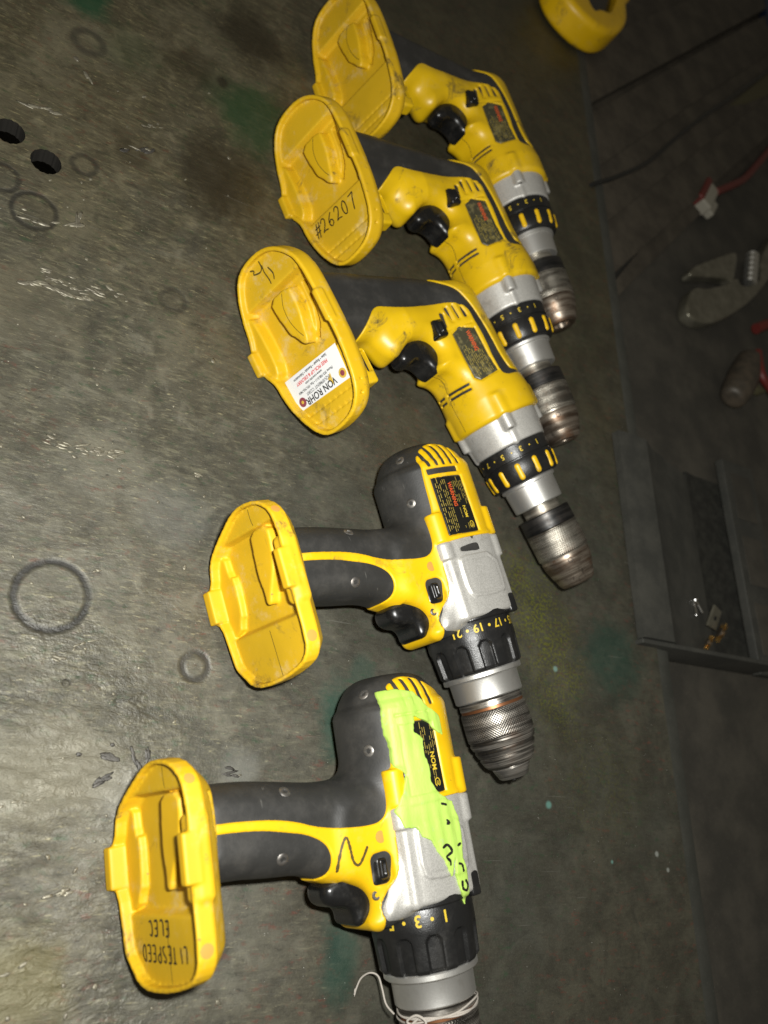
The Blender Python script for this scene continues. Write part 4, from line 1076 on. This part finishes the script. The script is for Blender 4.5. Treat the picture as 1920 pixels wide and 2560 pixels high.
V, F = lathe_mesh([(.0, 2.2), (2.35, 2.2)], 20); part('hole', [(y, z, x) for x, y, z in V], F, M['hole'], tb, True)
for k, (px, py, rot, lab) in enumerate(((1741, 1540, .9, 'left one of two bright screws lying in the tray'), (1757, 1534, 1.45, 'right one of two bright screws lying in the tray'))):
    V, F = lathe_mesh([(0, .5), (1., 1.3), (13, 1.3), (13.4, 3.2), (14.6, 3.4), (15.2, 1.2)], 14)
    o = part('screw', V, F, M['bright'], None, True); o.location = Vector(at(px, py, -.009)); o.rotation_euler = (0, .25, rot+.35); tag(o, lab, 'screw', 'bright screws in the tray')

# adjustable wrench on the shelf
ZS = -.034
w0 = at(1800, 740, ZS); wr_ = empty('adjustable_wrench', Matrix.Translation(Vector(w0))); tag(wr_, 'dull steel adjustable wrench with a ribbed worm, lying on the shelf', 'wrench')
def wp(px, py, z=ZS+.016): p = at(px, py, z)-w0; return (p[0]*1000, p[1]*1000)
BODY = chaikin([wp(*q) for q in ((1714, 770), (1722, 792), (1745, 807), (1775, 810), (1808, 800), (1835, 784), (1872, 758), (1900, 728), (1928, 690), (1985, 590), (1950, 560), (1900, 640), (1905, 690), (1888, 712), (1850, 716), (1843, 690), (1815, 712), (1790, 716), (1762, 722), (1738, 716), (1722, 735))], 2)
lo = BODY.min(0); hi = BODY.max(0)
sdf_part('body', lambda a, b, z: rmax(sd_poly(a, b, BODY), np.abs(z-9)-8.5, 3.5), (lo[0]-3, lo[1]-3, -1), (hi[0]+3, hi[1]+3, 20), 1.6, M['wrench'], wr_)
JAW = chaikin([wp(*q) for q in ((1722, 690), (1760, 692), (1800, 694), (1826, 700), (1832, 716), (1846, 640), (1835, 628), (1800, 640), (1760, 655), (1728, 668))], 2)
lo = JAW.min(0); hi = JAW.max(0)
sdf_part('jaw', lambda a, b, z: rmax(sd_poly(a, b, JAW), np.abs(z-9)-8., 3.), (lo[0]-3, lo[1]-3, -1), (hi[0]+3, hi[1]+3, 20), 1.6, M['wrench'], wr_)
p0 = np.array([*wp(1876, 708, ZS+.014), 13.]); p1 = np.array([*wp(1882, 640, ZS+.014), 13.])
L_ = np.linalg.norm(p1-p0); ax = (p1-p0)/L_
V, F = lathe_mesh([(x, 9.2 if k % 4 in (1, 2) else 6.6) for k, x in enumerate(np.linspace(0, L_, 22))], 28)
u = np.cross(ax, [0, 0, 1.]); V = np.array(V); V = p0+V[:, :1]*ax+V[:, 1:2]*u+V[:, 2:3]*np.array([0, 0, 1.])
part('worm', V, F, M['wrench_hi'], wr_, True)

# rounded iron block
b0_ = at(1815, 935, ZS); bl = sdf_part('iron_block', lambda a, b, z: smin(rmax(np.hypot(a/1.0, (z-15)/.95)-19+.0018*(b+2)**2, np.abs(b)-42, 9), rmax(np.hypot(a*.9, (z-12))-15, np.abs(b+34)-16, 8), 5), (-24, -56, -6), (24, 48, 38), 1.6, M['iron'], None)
bl.location = Vector(b0_)+Vector((0.004, -.012, .005)); bl.rotation_euler = (0, 0, -.62)
tag(bl, 'rounded rusty iron block on the shelf below the wrench', 'iron block')
rg = empty('brass_fitting', Matrix.Translation(Vector(at(1892, 958, ZS+.012)))); tag(rg, 'worn brass ring fitting next to the rounded iron block', 'fitting')
V, F = lathe_mesh([(-5, 9), (-5, 15), (5, 15), (5, 9), (-5, 9)], 40); part('ring', [(y, z, x) for x, y, z in V], F, M['olive'], rg, True)
V, F = lathe_mesh([(-3, 4), (-3, 9.2), (3, 9.2), (3, 4)], 30); part('core', [(y, z, x) for x, y, z in V], F, M['iron'], rg, True)
def cable(name, pts, r, mat, lab, cat, z=ZS):
    P = np.array([at(x, y, z+dz) for x, y, dz in pts])*1000; o0 = P[0].copy()
    o = tube(name, P-o0, r, mat, None, 12); o.location = Vector(o0/1000); tag(o, lab, cat); return o
cable('red_strap', [(1895, 880, .03), (1900, 915, .034), (1908, 945, .034), (1935, 985, .03)], 5.0, M['red'], 'bright red plastic strip at the edge beside the brass fitting', 'strip')
cable('red_tool', [(1890, 822, .02), (1915, 812, .024), (1960, 800, .024)], 7., M['red'], 'red tool handle end just below the wrench', 'tool')
cable('cable', [(1478, 462, .038), (1500, 455, .0385), (1545, 440, .036), (1620, 405, .026), (1690, 345, .028), (1760, 290, .028), (1840, 235, .028), (1960, 150, .028)], 2.6, M['cable'], 'thin black cable draped over the bench edge', 'cable')
cable('shadow_band', [(1500, 720, .010), (1600, 600, .010), (1650, 545, .010), (1720, 490, .012), (1800, 425, .012), (1935, 300, .012)], 8., M['cable'], 'dark tube standing in for the shadow between the boards', 'cable')  # no cable: black tube added as the shadow between the boards
cable('red_cable', [(1790, 480, .022), (1830, 463, .022), (1860, 447, .02), (1890, 415, .02), (1940, 355, .02)], 5.5, M['red'], 'red cable ending in the white connector', 'cable')
cn = empty('connector', Matrix.Translation(Vector(at(1755, 497, ZS+.012)))@Matrix.Rotation(math.radians(58), 4, 'Z')); tag(cn, 'dirty white plastic connector with a red back', 'connector')
sdf_part('shell', lambda a, b, z: rmax(sd_box(a, b, z, (0, -4, 4), (27, 9, 9), 3), -a-27, 1), (-30, -16, -7), (30, 8, 16), 1.2, M['white_pl'], cn)
sdf_part('back', lambda a, b, z: sd_box(a, b, z, (3, 8, 4), (28, 5, 10), 3), (-28, 1, -8), (34, 15, 16), 1.2, M['red'], cn)
sdf_part('clip', lambda a, b, z: sd_box(a, b, z, (-2, -19, 0), (16, 5, 6), 2), (-20, -26, -8), (16, -12, 8), 1.2, M['white_pl'], cn)
# long boards lying askew on the shelf, their near ends against the bench
def board(px, py, w, h, rot, lab):
    d = np.array([math.cos(.834+rot), math.sin(.834+rot)]); p = at(px, py, ZS)[:2]
    p = p+d*((.5945-p[0])/d[0]); q = p+np.array([0, w/d[0]])
    o = prism('board', [(0, 0), tuple(d*1.1), tuple(q-p+d*1.1), tuple(q-p)], 0, h, M['board'], None, .002)
    o.location = (p[0], p[1], ZS+.0005); tag(o, lab, 'board', 'long dark boards on the shelf')
for a in ((1592, 690, 0.050, 0.010, 0.008, 'long dark board on the shelf, nearest the wrench'),
          (1592, 628, 0.055, 0.022, -0.008, 'long dark board on the shelf, under the near part of the dark shadow band'),
          (1592, 560, 0.050, 0.012, 0.008, 'long dark board on the shelf, just beyond the dark shadow band'),
          (1592, 498, 0.060, 0.024, -0.008, 'long dark board on the shelf, below the thin cable'),
          (1592, 423, 0.050, 0.014, 0.008, 'long dark board on the shelf, right under the thin cable'),
          (1592, 361, 0.060, 0.026, -0.008, 'long dark board on the shelf, just beyond the thin cable'),
          (1592, 286, 0.060, 0.013, 0.008, 'long dark board on the shelf, third from the far end of the row'),
          (1592, 211, 0.070, 0.027, -0.008, 'long dark board on the shelf, second from the far end of the row'),
          (1592, 124, 0.160, 0.016, 0.008, 'long dark board on the shelf, at the far end beside the yellow tool')):
    board(*a)
cv = prism('canvas_pouch', [(0, 0), (.05, .035), (.42, .36), (.42, .42), (.20, .23)], 0, .010, M['olive'], None, .003)
cv.location = Vector(at(1808, 275, ZS+.016)); tag(cv, 'folded olive cloth lying across the boards at the photograph edge', 'cloth')
bx = prism('blue_case', [(0, 0), (.25, .02), (.25, .3), (.06, .3)], 0, .03, M['blue'], None, .004)
bx.location = Vector(at(1885, 95, ZS)); tag(bx, 'corner of a dark blue case at the far upper right', 'case')
# yellow tool at the far corner
yt = empty('power_tool', Matrix.Translation(Vector(at(1470, 60, 0.)))); tag(yt, 'yellow power tool at the far corner, cut off by the picture edge', 'power tool')
y0_ = at(1470, 60, 0.)
def yp(px, py, z=.012): p = at(px, py, z)-y0_; return (p[0]*1000, p[1]*1000)
YB = chaikin([yp(*q) for q in ((1350, -30), (1362, 10), (1385, 48), (1418, 84), (1452, 112), (1488, 128), (1516, 118), (1532, 94), (1530, 66), (1528, 52), (1546, 30), (1556, 0), (1560, -60), (1400, -120))], 2)
YH = chaikin([yp(*q, .036) for q in ((1455, -30), (1470, 10), (1482, 34), (1496, 26), (1522, 40), (1536, 12), (1544, -20), (1546, -60), (1480, -90))], 2)
lo = YB.min(0); hi = YB.max(0)
sdf_part('housing', lambda a, b, z: smax(smax(rmax(sd_poly(a, b, YB), np.abs(z-21)-19, 8), -np.maximum(sd_poly(a, b, YH), 10-z), 2), -sd_capsule(a, b, z, (*yp(1493, 68, .043), 34), (*yp(1493, 68, .043), 70), 5.), 1.), (lo[0]-3, lo[1]-3, -2), (hi[0]+3, hi[1]+3, 62), 2., M['yellow'], yt)
lo = YH.min(0); hi = YH.max(0)
sdf_part('trigger', lambda a, b, z: rmax(sd_poly(a, b, YH)-1.5, np.abs(z-16)-14, 8), (lo[0]-4, lo[1]-4, 0), (hi[0]+4, hi[1]+4, 46), 2., M['gloss'], yt)
